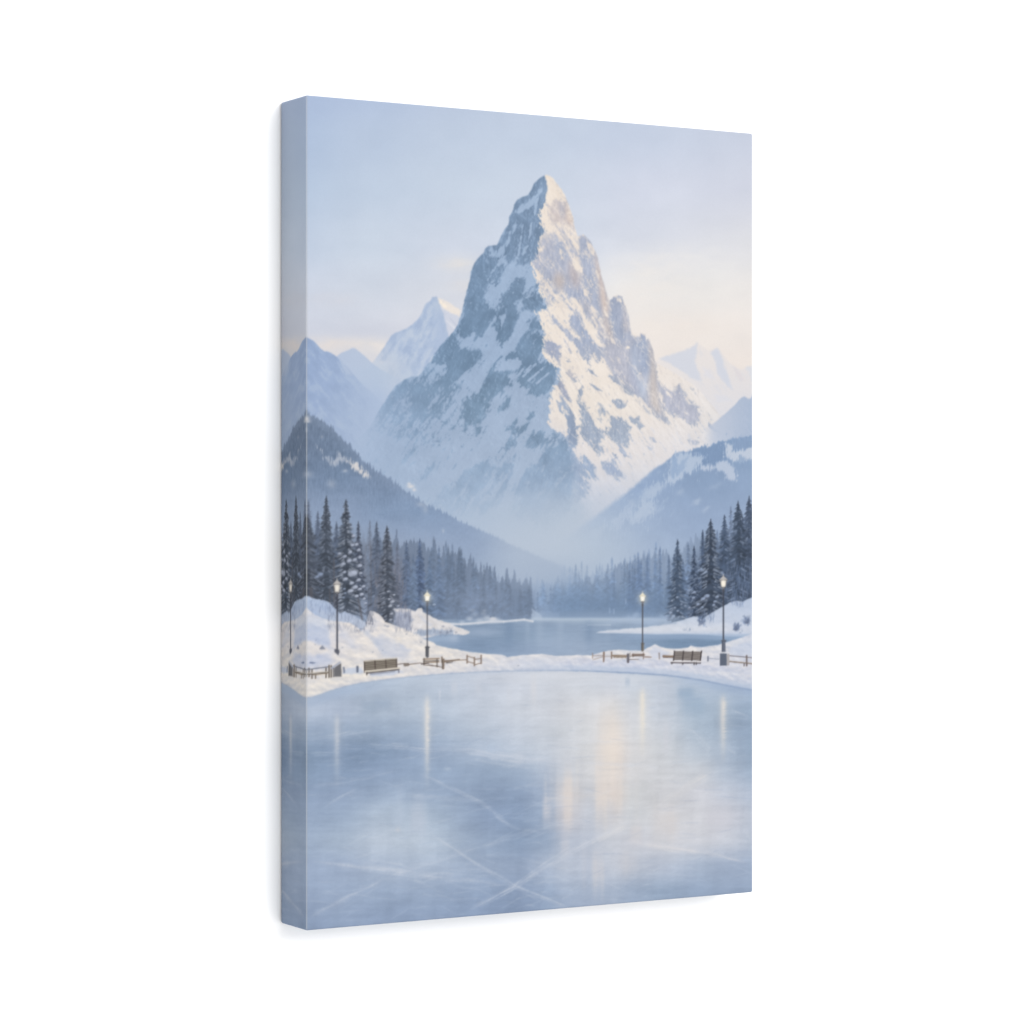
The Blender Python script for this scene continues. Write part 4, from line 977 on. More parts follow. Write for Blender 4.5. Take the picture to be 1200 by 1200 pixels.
def paint_ice():
    edge = [(340, 812), (358, 818), (366, 816.5), (376, 813.5), (388, 809), (400, 805.5), (420, 801), (440, 798), (460, 795.5), (480, 793), (500, 791.2), (530, 789), (560, 787.6), (600, 786.4), (650, 786), (690, 786.6), (720, 788), (750, 789.5), (780, 791.5),
            (800, 794), (820, 797), (840, 801), (860, 805), (882, 809), (890, 811)]
    ye = line_y(edge)
    e = GY - ye + .5 * RAG1
    xs = [350, 400, 440, 500, 570, 610, 640, 662, 690, 718, 742, 775, 820, 852, 890]
    rows = [
        (800, [(168, 186, 213), (168, 186, 213), (176, 192, 216), (184, 198, 219), (196, 205, 222), (202, 209, 223), (205, 211, 223), (207, 212, 223), (207, 213, 224), (205, 211, 224), (200, 209, 223), (194, 204, 221), (178, 194, 217), (172, 189, 215), (166, 184, 213)]),
        (832, [(180, 194, 218), (176, 191, 217), (168, 184, 208), (178, 194, 217), (194, 204, 221), (202, 209, 222), (206, 211, 222), (210, 213, 221), (214, 215, 220), (219, 217, 218), (208, 212, 221), (197, 206, 221), (168, 187, 211), (162, 182, 209), (156, 178, 208)]),
        (856, [(156, 176, 207), (158, 178, 208), (154, 174, 204), (164, 183, 211), (186, 199, 219), (196, 205, 221), (202, 209, 221), (206, 211, 220), (212, 214, 219), (226, 217, 211), (210, 212, 218), (204, 210, 220), (170, 188, 211), (158, 178, 206), (152, 174, 205)]),
        (880, [(138, 163, 198), (139, 163, 199), (140, 164, 199), (150, 172, 206), (174, 191, 217), (188, 200, 219), (196, 205, 220), (204, 209, 219), (212, 213, 217), (232, 219, 210), (214, 213, 216), (206, 210, 217), (184, 197, 215), (168, 185, 210), (150, 173, 204)]),
        (905, [(138, 163, 199), (142, 166, 202), (146, 169, 205), (148, 171, 206), (150, 172, 205), (160, 180, 210), (180, 194, 217), (202, 207, 218), (210, 211, 216), (224, 214, 209), (211, 211, 215), (208, 210, 216), (202, 207, 217), (178, 192, 214), (156, 177, 207)]),
        (930, [(144, 167, 204), (148, 170, 206), (150, 172, 206), (150, 172, 206), (146, 168, 203), (146, 168, 203), (160, 178, 208), (214, 208, 208), (202, 205, 214), (222, 211, 205), (206, 208, 212), (206, 207, 213), (204, 206, 216), (192, 200, 217), (172, 187, 213)]),
        (955, [(146, 168, 204), (150, 172, 206), (162, 181, 209), (162, 182, 210), (146, 168, 204), (142, 165, 201), (154, 174, 206), (206, 203, 210), (194, 200, 214), (208, 207, 212), (202, 206, 213), (207, 207, 213), (205, 207, 216), (200, 203, 216), (184, 195, 216)]),
        (985, [(150, 171, 205), (158, 178, 208), (172, 188, 213), (172, 189, 213), (152, 173, 206), (140, 163, 199), (152, 173, 206), (182, 192, 213), (186, 195, 214), (198, 203, 215), (200, 203, 215), (203, 205, 214), (202, 205, 216), (196, 202, 217), (180, 193, 216)]),
        (1015, [(150, 171, 207), (150, 171, 207), (158, 177, 209), (164, 182, 211), (154, 174, 207), (152, 172, 206), (170, 185, 212), (182, 193, 214), (184, 194, 215), (192, 199, 215), (188, 197, 215), (182, 193, 215), (166, 183, 211), (160, 178, 209), (156, 175, 208)]),
        (1045, [(144, 166, 204), (146, 168, 205), (148, 170, 206), (152, 173, 207), (148, 170, 206), (146, 168, 205), (152, 173, 207), (164, 181, 210), (166, 182, 210), (168, 184, 211), (158, 177, 208), (150, 172, 205), (148, 170, 205), (148, 169, 204), (148, 169, 204)]),
        (1095, [(136, 159, 199), (138, 161, 200), (138, 161, 201), (138, 161, 201), (138, 161, 201), (138, 161, 201), (140, 163, 202), (146, 168, 205), (146, 168, 205), (146, 168, 204), (146, 168, 204), (146, 168, 204), (146, 168, 204), (146, 168, 204), (146, 168, 204)])]
    c = ramp(xs, [r[0] for r in rows], [q for r in rows for q in r[1]])
    wy = GY + .035 * GX + 2.5 * fbm(GX / 60, GY / 20, 3, 505)
    hz = fbm(GX / 42 + .12 * GY / 7, wy / 2.1, 4, 501, .55) * (.55 + 1.1 * np.clip(.5 + fbm(GX / 50, GY / 16, 3, 506), 0, 1))
    hz2 = fbm(GX / 90, GY / 5, 4, 502, .55)
    vz = fbm((GX + .06 * GY + 6 * RAG1) / 13, GY / 140, 3, 503, .5)
    lum = c.mean(-1, keepdims=True)
    c = lum + (c - lum) * .84 - 3 * step(205, 160, lum) + col((.8, .8, -2.2)) * step(215, 170, lum)
    for x, y, rx, ry, k in ((425, 888, 75, 34, 11), (590, 955, 42, 50, 9), (585, 1062, 130, 24, 7), (872, 860, 30, 60, 7), (440, 1000, 75, 42, -10), (470, 945, 34, 40, -9), (390, 1055, 60, 30, -6), (810, 975, 60, 30, -4)):
        c = c - (np.exp(-((GX - x) / rx) ** 2 - ((GY - y) / ry) ** 2) * k)[..., None] * col((1.15, 1.0, .75))
    fade = step(0, 30, e)
    cloud = fbm((GX + 9 * RAG1) / 48, (GY + .12 * GX) / 26, 5, 507, .55)
    fine = .5 * streaks(1, -.42, 26, 1.6, 4, 508) + .5 * streaks(1, .3, 26, 1.6, 4, 509)
    c = c + (hz * 4.0 * (1 - .3 * step(930, 1060, GY)) + hz2 * 6 + cloud * 13 + fine * 8)[..., None] + (vz * 5.5)[..., None] * fade[..., None]
    put(step(-.6, .6, e), c)
    # shaded lip of the snow and its dark line
    r = step(560, 700, GX)
    put(step(-9, -5, e) * step(.5, -1, e) * .55 * r, (186, 199, 220))
    put(np.exp(-((e + .2) / 1.0) ** 2) * (.35 + .35 * step(640, 740, GX) + .2 * fbm(GX / 6, GY / 6, 3, 504)), (128, 150, 184))
    put(np.exp(-((e - 3) / 5.0) ** 2) * .35 * step(760, 840, GX), (150, 172, 205))
    put(np.exp(-((e - 6) / 6.0) ** 2) * .3 * step(480, 400, GX), (160, 180, 210))
    put(step(2, 5, e) * step(18, 8, e) * .45 * step(520, 600, GX) * step(800, 740, GX) * (.7 + hz), (214, 217, 225))
    # blurred mirror images
    for x, y, rx, ry, cc, a in ((432, 829, 9, 9, (150, 168, 190), .5), (448, 826, 10, 7, (152, 170, 194), .5), (803, 812, 10, 8, (140, 166, 194), .5), (812, 826, 14, 12, (150, 175, 202), .4), (735, 799, 3, 5, (168, 184, 206), .5), (846, 812, 4, 5, (170, 186, 206), .3),
                                (625, 806, 4, 14, (216, 216, 221), .4), (532, 806, 4, 9, (206, 210, 220), .4), (560, 806, 4, 9, (206, 210, 220), .35), (490, 960, 10, 20, (192, 200, 216), .5), (466, 954, 9, 14, (180, 194, 214), .4), (466, 972, 3, 3, (204, 205, 212), .4),
                                (665, 925, 5, 22, (222, 213, 208), .6), (664, 955, 4, 14, (220, 211, 207), .5), (640, 950, 5, 16, (208, 206, 212), .5), (705, 930, 6, 26, (227, 216, 208), .6), (724, 935, 5, 18, (222, 213, 208), .5), (700, 1020, 7, 20, (210, 208, 212), .45), (735, 1010, 12, 14, (206, 205, 211), .35),
                                (715, 880, 13, 26, (233, 223, 214), .5), (712, 850, 10, 24, (226, 219, 214), .4), (745, 975, 7, 12, (214, 208, 208), .45), (782, 965, 12, 14, (214, 208, 207), .5), (780, 865, 4, 18, (208, 210, 220), .3), (840, 960, 16, 18, (206, 205, 214), .4), (662, 990, 5, 14, (202, 203, 212), .4)):
        w = window(x - 2.6 * rx, x + 2.6 * rx, y - 2.6 * ry, y + 2.6 * ry)
        put(np.exp(-((GX[w] - x) / rx) ** 4 - ((GY[w] - y + 3 * hz[w]) / ry) ** 2) * a * (1 + .5 * hz[w]), cc, w)
    for x, y0, y1, wd, a, cc in ((639, 900, 972, 2.2, .4, (214, 212, 216)), (645, 880, 990, 3, .25, (204, 206, 214)), (653, 890, 985, 2.5, .3, (210, 209, 214)), (668, 898, 985, 3, .45, (226, 217, 211)), (676, 880, 960, 2, .3, (220, 215, 212)),
                                (699, 865, 990, 2.6, .45, (230, 220, 212)), (709, 850, 1000, 3, .35, (228, 220, 213)), (717, 830, 950, 4, .4, (236, 226, 217)), (727, 860, 965, 2.4, .45, (226, 217, 211)), (697, 985, 1062, 3, .35, (212, 209, 211)),
                                (706, 1000, 1066, 2.2, .3, (210, 208, 211)), (733, 985, 1040, 3.5, .3, (208, 207, 212)), (684, 970, 1060, 3, .25, (202, 204, 213)), (768, 930, 1000, 4, .3, (214, 209, 209)), (786, 930, 1005, 5, .3, (214, 209, 209)),
                                (745, 880, 990, 3, .25, (214, 211, 211)), (780, 836, 900, 2.5, .3, (212, 212, 219)), (625, 794, 835, 3, .35, (216, 216, 221)), (596, 800, 830, 3, .25, (212, 214, 221)), (468, 915, 975, 4, .25, (186, 198, 216)), (490, 925, 985, 5, .28, (190, 200, 216)), (548, 910, 940, 4, .2, (170, 188, 212))):
        w = window(x - 12, x + 12, y0 - 6, y1 + 6)
        t = (GY[w] - y0) / (y1 - y0)
        put(np.exp(-((GX[w] - x - 1.2 * hz[w]) / wd) ** 2) * step(0, .3, t) * step(1, .55, t) * a * np.clip(.8 + .9 * hz[w] + .5 * fine[w], 0, 1.3), cc, w)
    # lamp light running down the ice
    for x, y0, y1, wd, a, cc in ((394.5, 836, 914, 3.0, .6, (206, 209, 216)), (500, 815, 912, 2.8, .85, (224, 221, 218)), (752.5, 806, 880, 3.0, .9, (232, 226, 216)), (847, 814, 886, 3.2, .8, (222, 218, 214)), (735, 838, 870, 3, .0, (222, 218, 214)), (515, 808, 824, .7, .5, (214, 218, 228))):
        w = window(x - 14, x + 14, y0 - 6, y1 + 24)
        t = (GY[w] - y0) / (y1 - y0)
        prof = step(-.06, .16, t) * step(1.25, .3, t)
        put(np.exp(-((GX[w] - x - .5 * hz[w] * 3) / wd) ** 2) * prof * a * (1 + .5 * hz[w]), cc, w)
        put(np.exp(-((GX[w] - x) / (wd * 2.6)) ** 2) * prof * a * .25, cc, w)
    # skate and wind marks
    r = rnd(99)

    def hair(P, wd, a, cc, ph):
        w = window(P[:, 0].min(), P[:, 0].max(), P[:, 1].min(), P[:, 1].max(), 4)
        x, y = GX[w], GY[w]
        best, pos = np.full(x.shape, 1e6, np.float32), np.zeros_like(x)
        acc = 0.0
        for (x0, y0), (x1, y1) in zip(P[:-1], P[1:]):
            ex, ey = x1 - x0, y1 - y0
            L = math.hypot(ex, ey) + 1e-6
            t = np.clip(((x - x0) * ex + (y - y0) * ey) / (L * L), 0, 1)
            d = (x - x0 - t * ex) ** 2 + (y - y0 - t * ey) ** 2
            k = d < best
            best, pos = np.where(k, d, best), np.where(k, acc + t * L, pos)
            acc += L
        q = pos / acc
        v = np.clip(.62 + .9 * noise(pos / 17 + ph, pos * 0 + ph, 8) + .5 * noise(pos / 4 + ph, pos * 0 + 3, 9), .08, 1.2)
        ends = step(0, .12, q) * step(1, .84, q)
        ww = wd * (.6 + .5 * v)
        put(step(ww * .5 + .55, ww * .5 - .35, np.sqrt(best)) * v * ends * a, cc, w)

    def scratch(pts, wd, a, cc=(214, 218, 228)):
        # a bundle of hair lines that swell, fade and stray a little
        P = np.array(pts, float)
        t = np.concatenate([[0], np.cumsum(np.hypot(*np.diff(P, axis=0).T))])
        n = max(6, int(t[-1] / 9))
        q = np.linspace(0, t[-1], n)
        P = np.stack([np.interp(q, t, P[:, 0]), np.interp(q, t, P[:, 1])], 1)
        k = np.ones(5) / 5
        for ax in (0, 1):
            P[2:-2, ax] = np.convolve(P[:, ax], k, 'valid')
        P[:, 1] += .8 * noise1(q / 22, 3) * wd
        hair(P, wd * .7, a * .72, cc, r.uniform(0, 50))
        for h in range(9):
            a0, a1 = np.sort(r.choice(n, 2, replace=False))
            if a1 - a0 < 3:
                continue
            Q = P[a0:a1 + 1].copy()
            Q[:, 1] += r.normal(0, 1.6 * wd) + r.normal(0, .03) * (q[a0:a1 + 1] - q[a0])
            hair(Q, wd * r.uniform(.4, .9), a * r.uniform(.25, .65), cc, r.uniform(0, 50))
        Q = P + r.normal(0, 1, (1, 2))
        hair(Q, wd * 4.5, a * .2, cc, r.uniform(0, 50))
        Q = P + r.normal(0, 2.2, (1, 2))
        hair(Q, wd * 2.2, a * .2, cc, r.uniform(0, 50))

    scratch([(358, 1010), (390, 1012), (420, 1016), (450, 1020), (480, 1024), (520, 1029), (560, 1033), (600, 1038)], 1.6, .45)
    scratch([(420, 1017), (450, 1020), (475, 1023)], 2.0, .3)
    scratch([(362, 1076), (385, 1062), (410, 1049), (430, 1040), (450, 1031)], 1.8, .32)
    scratch([(450, 1031), (470, 1022), (500, 1012), (540, 1000), (570, 990), (600, 982), (640, 968)], 1.2, .26)
    scratch([(500, 975), (520, 988), (545, 1002), (570, 1018), (600, 1036), (640, 1052), (668, 1064)], 1.3, .34)
    scratch([(545, 1070), (565, 1058), (590, 1045), (612, 1032), (640, 1015), (660, 1003), (690, 986), (710, 976), (735, 965)], 1.6, .5)
    scratch([(690, 990), (705, 980), (735, 965)], 1.6, .5, (230, 228, 228))
    scratch([(768, 946), (785, 935), (800, 925), (820, 912), (835, 903)], 1.8, .4, (226, 222, 220))
    scratch([(600, 1038), (614, 1042), (640, 1052), (668, 1064)], 1.2, .4)
    scratch([(725, 984), (750, 990), (785, 993), (820, 998), (845, 1003), (878, 1013)], 1.7, .55, (222, 220, 224))
    scratch([(755, 991), (790, 994), (820, 998)], 1.6, .5, (228, 224, 224))
    scratch([(500, 874), (530, 877), (560, 880), (590, 885), (620, 888), (660, 892), (700, 893), (740, 896), (790, 901), (830, 903)], 1.7, .34)
    scratch([(545, 878), (575, 883), (605, 887), (640, 891)], 2.6, .34)
    scratch([(570, 890), (600, 893), (630, 892)], 3, .26)
    scratch([(430, 873), (470, 874), (500, 878), (530, 880)], 1.1, .35)
    scratch([(380, 945), (395, 935), (410, 928), (418, 923)], 1.3, .36)
    scratch([(490, 906), (515, 916), (540, 928), (560, 938), (580, 950), (592, 962), (598, 972)], 1.2, .35)
    scratch([(575, 950), (590, 968), (610, 972), (640, 976)], 1.0, .25)
    scratch([(480, 934), (520, 933), (556, 937)], 1.0, .3)
    scratch([(360, 868), (380, 866), (400, 862), (425, 857), (440, 855)], 1.3, .25)
    scratch([(362, 923), (400, 918), (440, 908), (470, 903)], 1.1, .22)
    scratch([(600, 818), (640, 815), (660, 814)], 1.2, .35)
    scratch([(650, 866), (690, 870), (730, 868)], 1.0, .35)
    scratch([(636, 939), (670, 934), (710, 930), (740, 914)], 1.1, .4, (226, 220, 218))
    scratch([(800, 855), (818, 858), (830, 868), (832, 876), (826, 886)], 1.6, .26)
    scratch([(850, 875), (862, 883)], 1.6, .3)
    scratch([(760, 905), (775, 920), (778, 935), (768, 946)], 1.3, .2)
    scratch([(600, 985), (640, 969), (680, 962)], 1.0, .22)
    scratch([(740, 1020), (790, 1006), (840, 1004)], 1.1, .18)
    scratch([(870, 972), (880, 985)], 1.2, .25)
    scratch([(855, 832), (878, 840)], 1.0, .3)
    scratch([(770, 848), (800, 853)], 1.2, .3)
    scratch([(340, 1040), (358, 1050)], 1.2, .2)
    for _ in range(560):
        x, y = r.uniform(356, 884), 800 + 285 * r.uniform(0, 1) ** .8
        if y < line_y(edge, np.array([x]))[0] + 5:
            continue
        L = r.uniform(8, 46) * (.6 + .6 * (y - 790) / 280)
        a = r.uniform(.05, .24)
        sl = r.choice([-.55, -.3, -.12, 0, .1, .25, .45], p=[.14, .14, .16, .18, .14, .14, .1]) * r.uniform(.7, 1.2) * (.45 + .6 * (y - 790) / 280)
        bow = r.uniform(-.04, .04) * L
        px = [(x + L * q, y + L * sl * q + bow * 4 * q * (1 - q)) for q in (0, .25, .5, .75, 1)]
        cc = (216, 220, 229) if r.rand() < .75 else (132, 152, 186)
        for q in range(4):
            stroke(*px[q], *px[q + 1], .8, .7, cc, a * (.5, 1, 1, .5)[q], .7)
    for x0, x1, y0, y1, n in ((540, 640, 870, 900, 26), (440, 560, 1000, 1050, 22), (560, 700, 1000, 1060, 26), (600, 700, 920, 990, 26), (720, 860, 900, 1000, 30), (360, 460, 850, 900, 16)):
        for _ in range(n):
            x, y, L = r.uniform(x0, x1), r.uniform(y0, y1), r.uniform(8, 22)
            sl = r.normal(0, .25)
            stroke(x, y, x + L, y + L * sl, 1.8, .7, (214, 218, 226), r.uniform(.06, .16), 1.3)
    dab(524, 901, 4, 2, (196, 206, 220), .35, .8)


def paint_furniture():
    iron, wood, wdk, wlt = (62, 66, 80), (128, 117, 106), (82, 74, 70), (190, 182, 172)
    # fence and little gate by the left edge
    for x, y0, y1, w in ((361.5, 783, 793, 1.6), (365, 785, 795, 1.6), (369.3, 790, 795, 1.4), (381.5, 783, 794, 1.5), (385.2, 780, 793.5, 2.0), (387.6, 780, 793.5, 1.6), (358, 784, 793, 1.4)):
        stroke(x, y0, x, y1, w, w, wood, .95, .5)
        stroke(x + .6, y0, x + .6, y1, .7, .7, wdk, .8, .4)
    for x0, y0, x1, y1, c in ((356, 785, 384, 781.5, (104, 110, 128)), (356, 790.5, 384, 788, wdk), (356, 789.6, 384, 787, wlt), (366, 791, 383, 789, (150, 136, 118))):
        stroke(x0, y0, x1, y1, 1.3, 1.3, c, .9, .5)
    patch([(391.5, 782), (399.5, 777), (400, 793), (391.5, 793)], (104, 104, 110), .95, .3, .6)
    stroke(388.5, 783, 398, 776, 2.6, 2.2, (168, 174, 190), .9, .7)
    stroke(390.5, 783, 390.5, 793, 1.2, 1.2, (80, 78, 84), .9, .5)
    stroke(402.5, 782.5, 403, 788, 2.2, 1.8, (108, 118, 140), .9, .6)
    stroke(418.5, 781.5, 418.5, 787, 3.0, 2.6, (98, 108, 130), .9, .6)
    # left bench
    patch([(425.8, 775.2), (464.3, 771.8), (464.6, 783), (428, 787.5)], (136, 127, 115), 1, .1, .5)
    for k in range(4):
        t = (k + .6) / 4.2
        stroke(426.5, 775.4 + 11.5 * t, 464.4, 772 + 10.6 * t, .9, .9, (98, 86, 76), .75, .4)
    for x, y0, y1 in ((426.4, 775, 788), (439, 774, 786.5), (451.6, 773, 785), (464.2, 771.6, 784.5)):
        stroke(x, y0, x + .6, y1, 1.3, 1.3, (84, 72, 66), .95, .45)
    stroke(426, 774.6, 464.2, 771.4, 1.2, 1.2, (188, 180, 168), .9, .5)
    stroke(428, 787, 467.3, 782.8, 2.6, 2.2, (206, 198, 186), 1, .5)
    stroke(429, 788.8, 467.4, 784.6, 1.3, 1.3, (84, 76, 74), .95, .5)
    stroke(429.5, 788, 429.5, 791, 1.2, 1.2, wdk, .9)
    stroke(466.6, 784.5, 467, 788, 1.4, 1.4, (110, 112, 126), .9)
    stroke(434, 790, 462, 787, 2.2, 1.2, (120, 126, 146), .6, .9)
    # rails to the middle bench
    stroke(465, 778.5, 474, 777.3, 1.2, 1.2, (118, 108, 104), .85)
    stroke(474.5, 779, 477.8, 778.6, 4.2, 3.6, (128, 116, 108), .9, .5)
    stroke(478, 778.6, 493, 776.8, 1.5, 1.0, (120, 106, 98), .8)
    for y0, y1, c, w in ((772.6, 771.8, (162, 142, 124), 2.0), (774.6, 774, wdk, .9), (776.6, 775.6, (156, 137, 120), 1.6), (779, 780.8, (120, 102, 90), 1.0)):
        stroke(496, y0, 514, y1, w, w, c, .95, .5)
    stroke(493.5, 778, 502, 777, 1.6, 1.2, (84, 74, 74), .9)
    stroke(496.6, 771.5, 496.4, 779, 1.1, 1.1, wdk, .9)
    stroke(511.8, 772, 511.8, 781.5, 1.1, 1.1, wdk, .9)
    stroke(517.4, 770, 517.4, 776, 1.8, 1.8, (120, 102, 88), .95)
    stroke(519, 773, 519, 783, 3.2, 2.8, (134, 116, 102), .95)
    stroke(518, 774, 518, 783.5, .9, .9, wdk, .9)
    stroke(502, 779, 518, 782, 1.0, 1.0, (112, 98, 90), .8)
    stroke(521, 775, 538, 773, 2.8, 1.6, (134, 117, 104), .95, .5)
    stroke(523, 776.8, 530, 776, 1.6, .8, wdk, .8)
    stroke(536, 773.6, 546, 773.2, 1.1, 1.0, (130, 110, 96), .9)
    for x, y0, y1 in ((547, 768, 777), (555.5, 770.5, 780), (563.5, 768, 777.5)):
        stroke(x, y0, x, y1, 1.7, 1.7, (132, 114, 102), .95, .5)
    for p in ((547, 768.8, 555.5, 771), (547, 775, 555.5, 777.5), (555.5, 772.6, 563.5, 771.8), (555.5, 779, 563.5, 777)):
        stroke(*p, 1.1, 1.0, (136, 116, 102), .9, .45)
    # right-hand fence
    stroke(694, 765.5, 694, 771.5, 1.1, 1.1, (150, 130, 116), .8)
    for p in ((694.5, 768.5, 706, 768.3), (694.5, 773, 706, 769.5), (708, 769.3, 716, 769.2)):
        stroke(*p, .8, .8, (150, 132, 120), .75)
    stroke(707.3, 764.5, 707, 775, 2.2, 1.8, (138, 116, 104), .95)
    stroke(716.2, 764, 716.2, 771.5, 1.5, 1.5, (134, 112, 98), .95)
    stroke(717, 768.2, 735, 768.6, 2.2, 2.2, (148, 128, 110), .95)
    stroke(719, 770, 733, 770.4, 1.6, 1.6, (132, 112, 92), .8)
    for x in (721, 726, 731):
        dab(x, 771.6, 1.8, 1.0, (226, 222, 224), .8)
    stroke(735.6, 767, 735.6, 775.5, 3.0, 3.0, (104, 100, 108), .95)
    stroke(738, 765.3, 738, 770, .9, .9, (140, 124, 112), .8)
    stroke(737, 772.7, 748, 772.8, 1.2, .8, (124, 110, 104), .85)
    stroke(738, 769, 742, 769, .8, .8, (140, 124, 112), .8)
    stroke(741, 767.4, 754, 767.3, 2.6, 2.6, (126, 106, 95), .95)
    stroke(741, 769, 753, 769, .8, .8, (100, 84, 76), .8)
    stroke(741.4, 766, 741.4, 770, .9, .9, (120, 100, 90), .8)
    stroke(753.6, 765, 753.6, 772, 1.0, 1.0, (120, 100, 90), .9)
    stroke(755, 769.7, 762.6, 770, 1.4, 1.2, (140, 116, 102), .85)
    stroke(772, 765.5, 772.4, 772, 2.0, 1.6, (160, 152, 152), .9)
    stroke(777, 768.9, 790, 769.4, 2.6, 2.4, (140, 116, 98), .95)
    stroke(777, 770.4, 790, 770.8, .8, .8, (98, 82, 74), .8)
    # right bench
    patch([(790.6, 763), (822.2, 763.6), (820.6, 774), (788.6, 773)], (146, 138, 134), 1, .1, .5)
    for k in range(5):
        t = (k + .35) / 4.6
        stroke(790.6 - 2 * t, 763 + 10.3 * t, 822 - 1.6 * t, 763.6 + 10.6 * t, .95, .95, (96, 86, 84), .8, .4)
    for x in (790, 800.6, 811.4, 821.6):
        stroke(x, 763, x - 1.2, 774, 1.4, 1.4, (72, 64, 66), .95, .45)
    stroke(786, 775.2, 820, 775.6, 1.7, 1.7, (222, 218, 220), 1, .5)
    stroke(786, 776.6, 820.5, 777, 1.4, 1.4, (84, 78, 84), .95, .5)
    for x, y in ((787, 778), (799.6, 778.6), (813, 779), (815.5, 778.6)):
        stroke(x, 776.5, x, y, 1.3, 1.3, (76, 70, 74), .9)
    stroke(829.2, 769.5, 829.2, 774.5, 1.6, 1.6, (110, 116, 134), .95)
    stroke(830, 771.3, 842, 772.4, 1.0, 1.0, (140, 148, 168), .75)
    # far right rails
    stroke(853, 768.2, 884, 771, 1.1, 1.1, (118, 112, 118), .9)
    stroke(853, 775, 884, 778, 1.6, 1.6, (140, 126, 116), .95)
    stroke(853, 773.8, 884, 776.8, .8, .8, (212, 206, 204), .7)
    stroke(874.6, 768.5, 874.6, 780, 2.0, 2.0, (120, 108, 106), .95)
    stroke(871.6, 777, 871.6, 780.5, 1.3, 1.3, (110, 100, 100), .9)

    def lamp(x, top, wl, hl, post_y, base_y, lit, post_c=iron, wp=1.35):
        """Lantern with finial, roof, glass and bracket on a slim post."""
        glow(x, top + hl * .62, 5.5 if lit else 3.5, 6.5 if lit else 4.5, (236, 224, 196), .55 if lit else .25)
        stroke(x, top - 2.6, x, top, .8, 1.0, (196, 192, 188) if not lit else (220, 214, 200), .9, .4)
        h = hl
        patch([(x - .6, top - .5), (x + .6, top - .5), (x + wl * .56, top + h * .3), (x - wl * .56, top + h * .3)], (186, 182, 180) if not lit else (236, 228, 206), 1, 0, .5)
        stroke(x - wl * .56, top + h * .33, x + wl * .56, top + h * .33, .9, .9, (128, 122, 118) if not lit else (226, 214, 184), .9, .4)
        patch([(x - wl * .45, top + h * .36), (x + wl * .45, top + h * .36), (x + wl * .28, top + h), (x - wl * .28, top + h)], (244, 238, 222) if lit else (206, 202, 198), 1, 0, .5)
        dab(x, top + h * .64, wl * .24, h * .26, (255, 251, 240) if lit else (240, 234, 222), .95, .6)
        if not lit:
            for s in (-1, 1):
                stroke(x + s * wl * .42, top + h * .36, x + s * wl * .27, top + h, .7, .7, (110, 106, 104), .8, .4)
        stroke(x - wl * .28, top + h + .4, x + wl * .28, top + h + .4, 1.0, 1.0, (96, 94, 98), .9, .4)
        stroke(x, top + h, x, top + h + 4.5, 1.6, 2.6, (120, 118, 122), .9, .4)
        stroke(x, top + h + 3, x, post_y, wp, wp * 1.1, post_c, 1, .45)
        stroke(x - .5, top + h + 4, x - .5, post_y, .5, .6, (112, 116, 128), .5, .4)
    lamp(394.7, 680.4, 8.6, 13.6, 762, 0, False, (60, 64, 78), 1.7)
    patch([(391.6, 760.5), (397.2, 761), (397.6, 764), (396.2, 768), (393.6, 766), (391.6, 764)], (88, 92, 106), .95, .2, .6)
    lamp(500.3, 694.6, 6.6, 10.0, 759, 0, True, (74, 78, 90), 1.25)
    stroke(496.5, 708.6, 504.5, 708.6, .7, .7, (150, 162, 184), .7)
    dab(508.6, 708.6, 1.8, .9, (196, 206, 222), .7)
    stroke(500.4, 758.4, 500.4, 769, 4.0, 3.6, (96, 98, 106), 1, .5)
    stroke(498.2, 758.5, 502.8, 758.5, 1.4, 1.4, (78, 80, 88), 1, .5)
    stroke(499, 760, 499, 769, 1.2, 1.2, (66, 68, 76), .8, .4)
    lamp(752.6, 695.6, 6.2, 9.4, 754, 0, True, (76, 77, 86), 1.3)
    stroke(752.6, 754.5, 752.6, 762, 3.2, 3.2, (120, 114, 106), 1, .5)
    stroke(751.6, 754.5, 751.6, 762, 1.2, 1.2, (84, 80, 80), .8, .4)
    stroke(751, 754, 754.2, 754, 1.0, 1.0, (90, 86, 86), 1, .4)
    lamp(847.3, 675.6, 8.4, 12.4, 751, 0, False, (58, 63, 78), 1.45)
    dab(847.3, 684, 2.2, 3.4, (255, 246, 230), .9, .6)
    stroke(847.6, 751, 847.6, 763.5, 4.2, 4.8, (104, 112, 130), 1, .5)
    stroke(846.2, 752, 846.2, 763.5, 1.4, 1.6, (80, 88, 106), .9, .4)
    stroke(845, 751, 850.4, 751, 1.2, 1.2, (84, 90, 106), 1, .4)
    patch([(843.2, 765.5), (851.2, 765.5), (851.2, 780.2), (843.2, 780.2)], (94, 104, 124), 1, .2, .5)
    patch([(851.2, 766.5), (854.3, 766), (854.3, 779.5), (851.2, 780)], (176, 172, 174), 1, .2, .5)
    stroke(842.8, 764.8, 854, 764.6, 1.6, 1.6, (222, 222, 228), 1, .5)


def smooth(img, s):
    r = int(3 * s + 1)
    k = np.exp(-.5 * (np.arange(-r, r + 1) / s) ** 2)
    k = (k / k.sum()).astype(np.float32)
    for ax in (0, 1):
        p = np.pad(img, [(r, r) if a == ax else (0, 0) for a in range(3)], mode='edge')
        o = 0
        for i, w in enumerate(k):
            o = o + w * (p[i:i + img.shape[0]] if ax == 0 else p[:, i:i + img.shape[1]])
        img = o
    return img


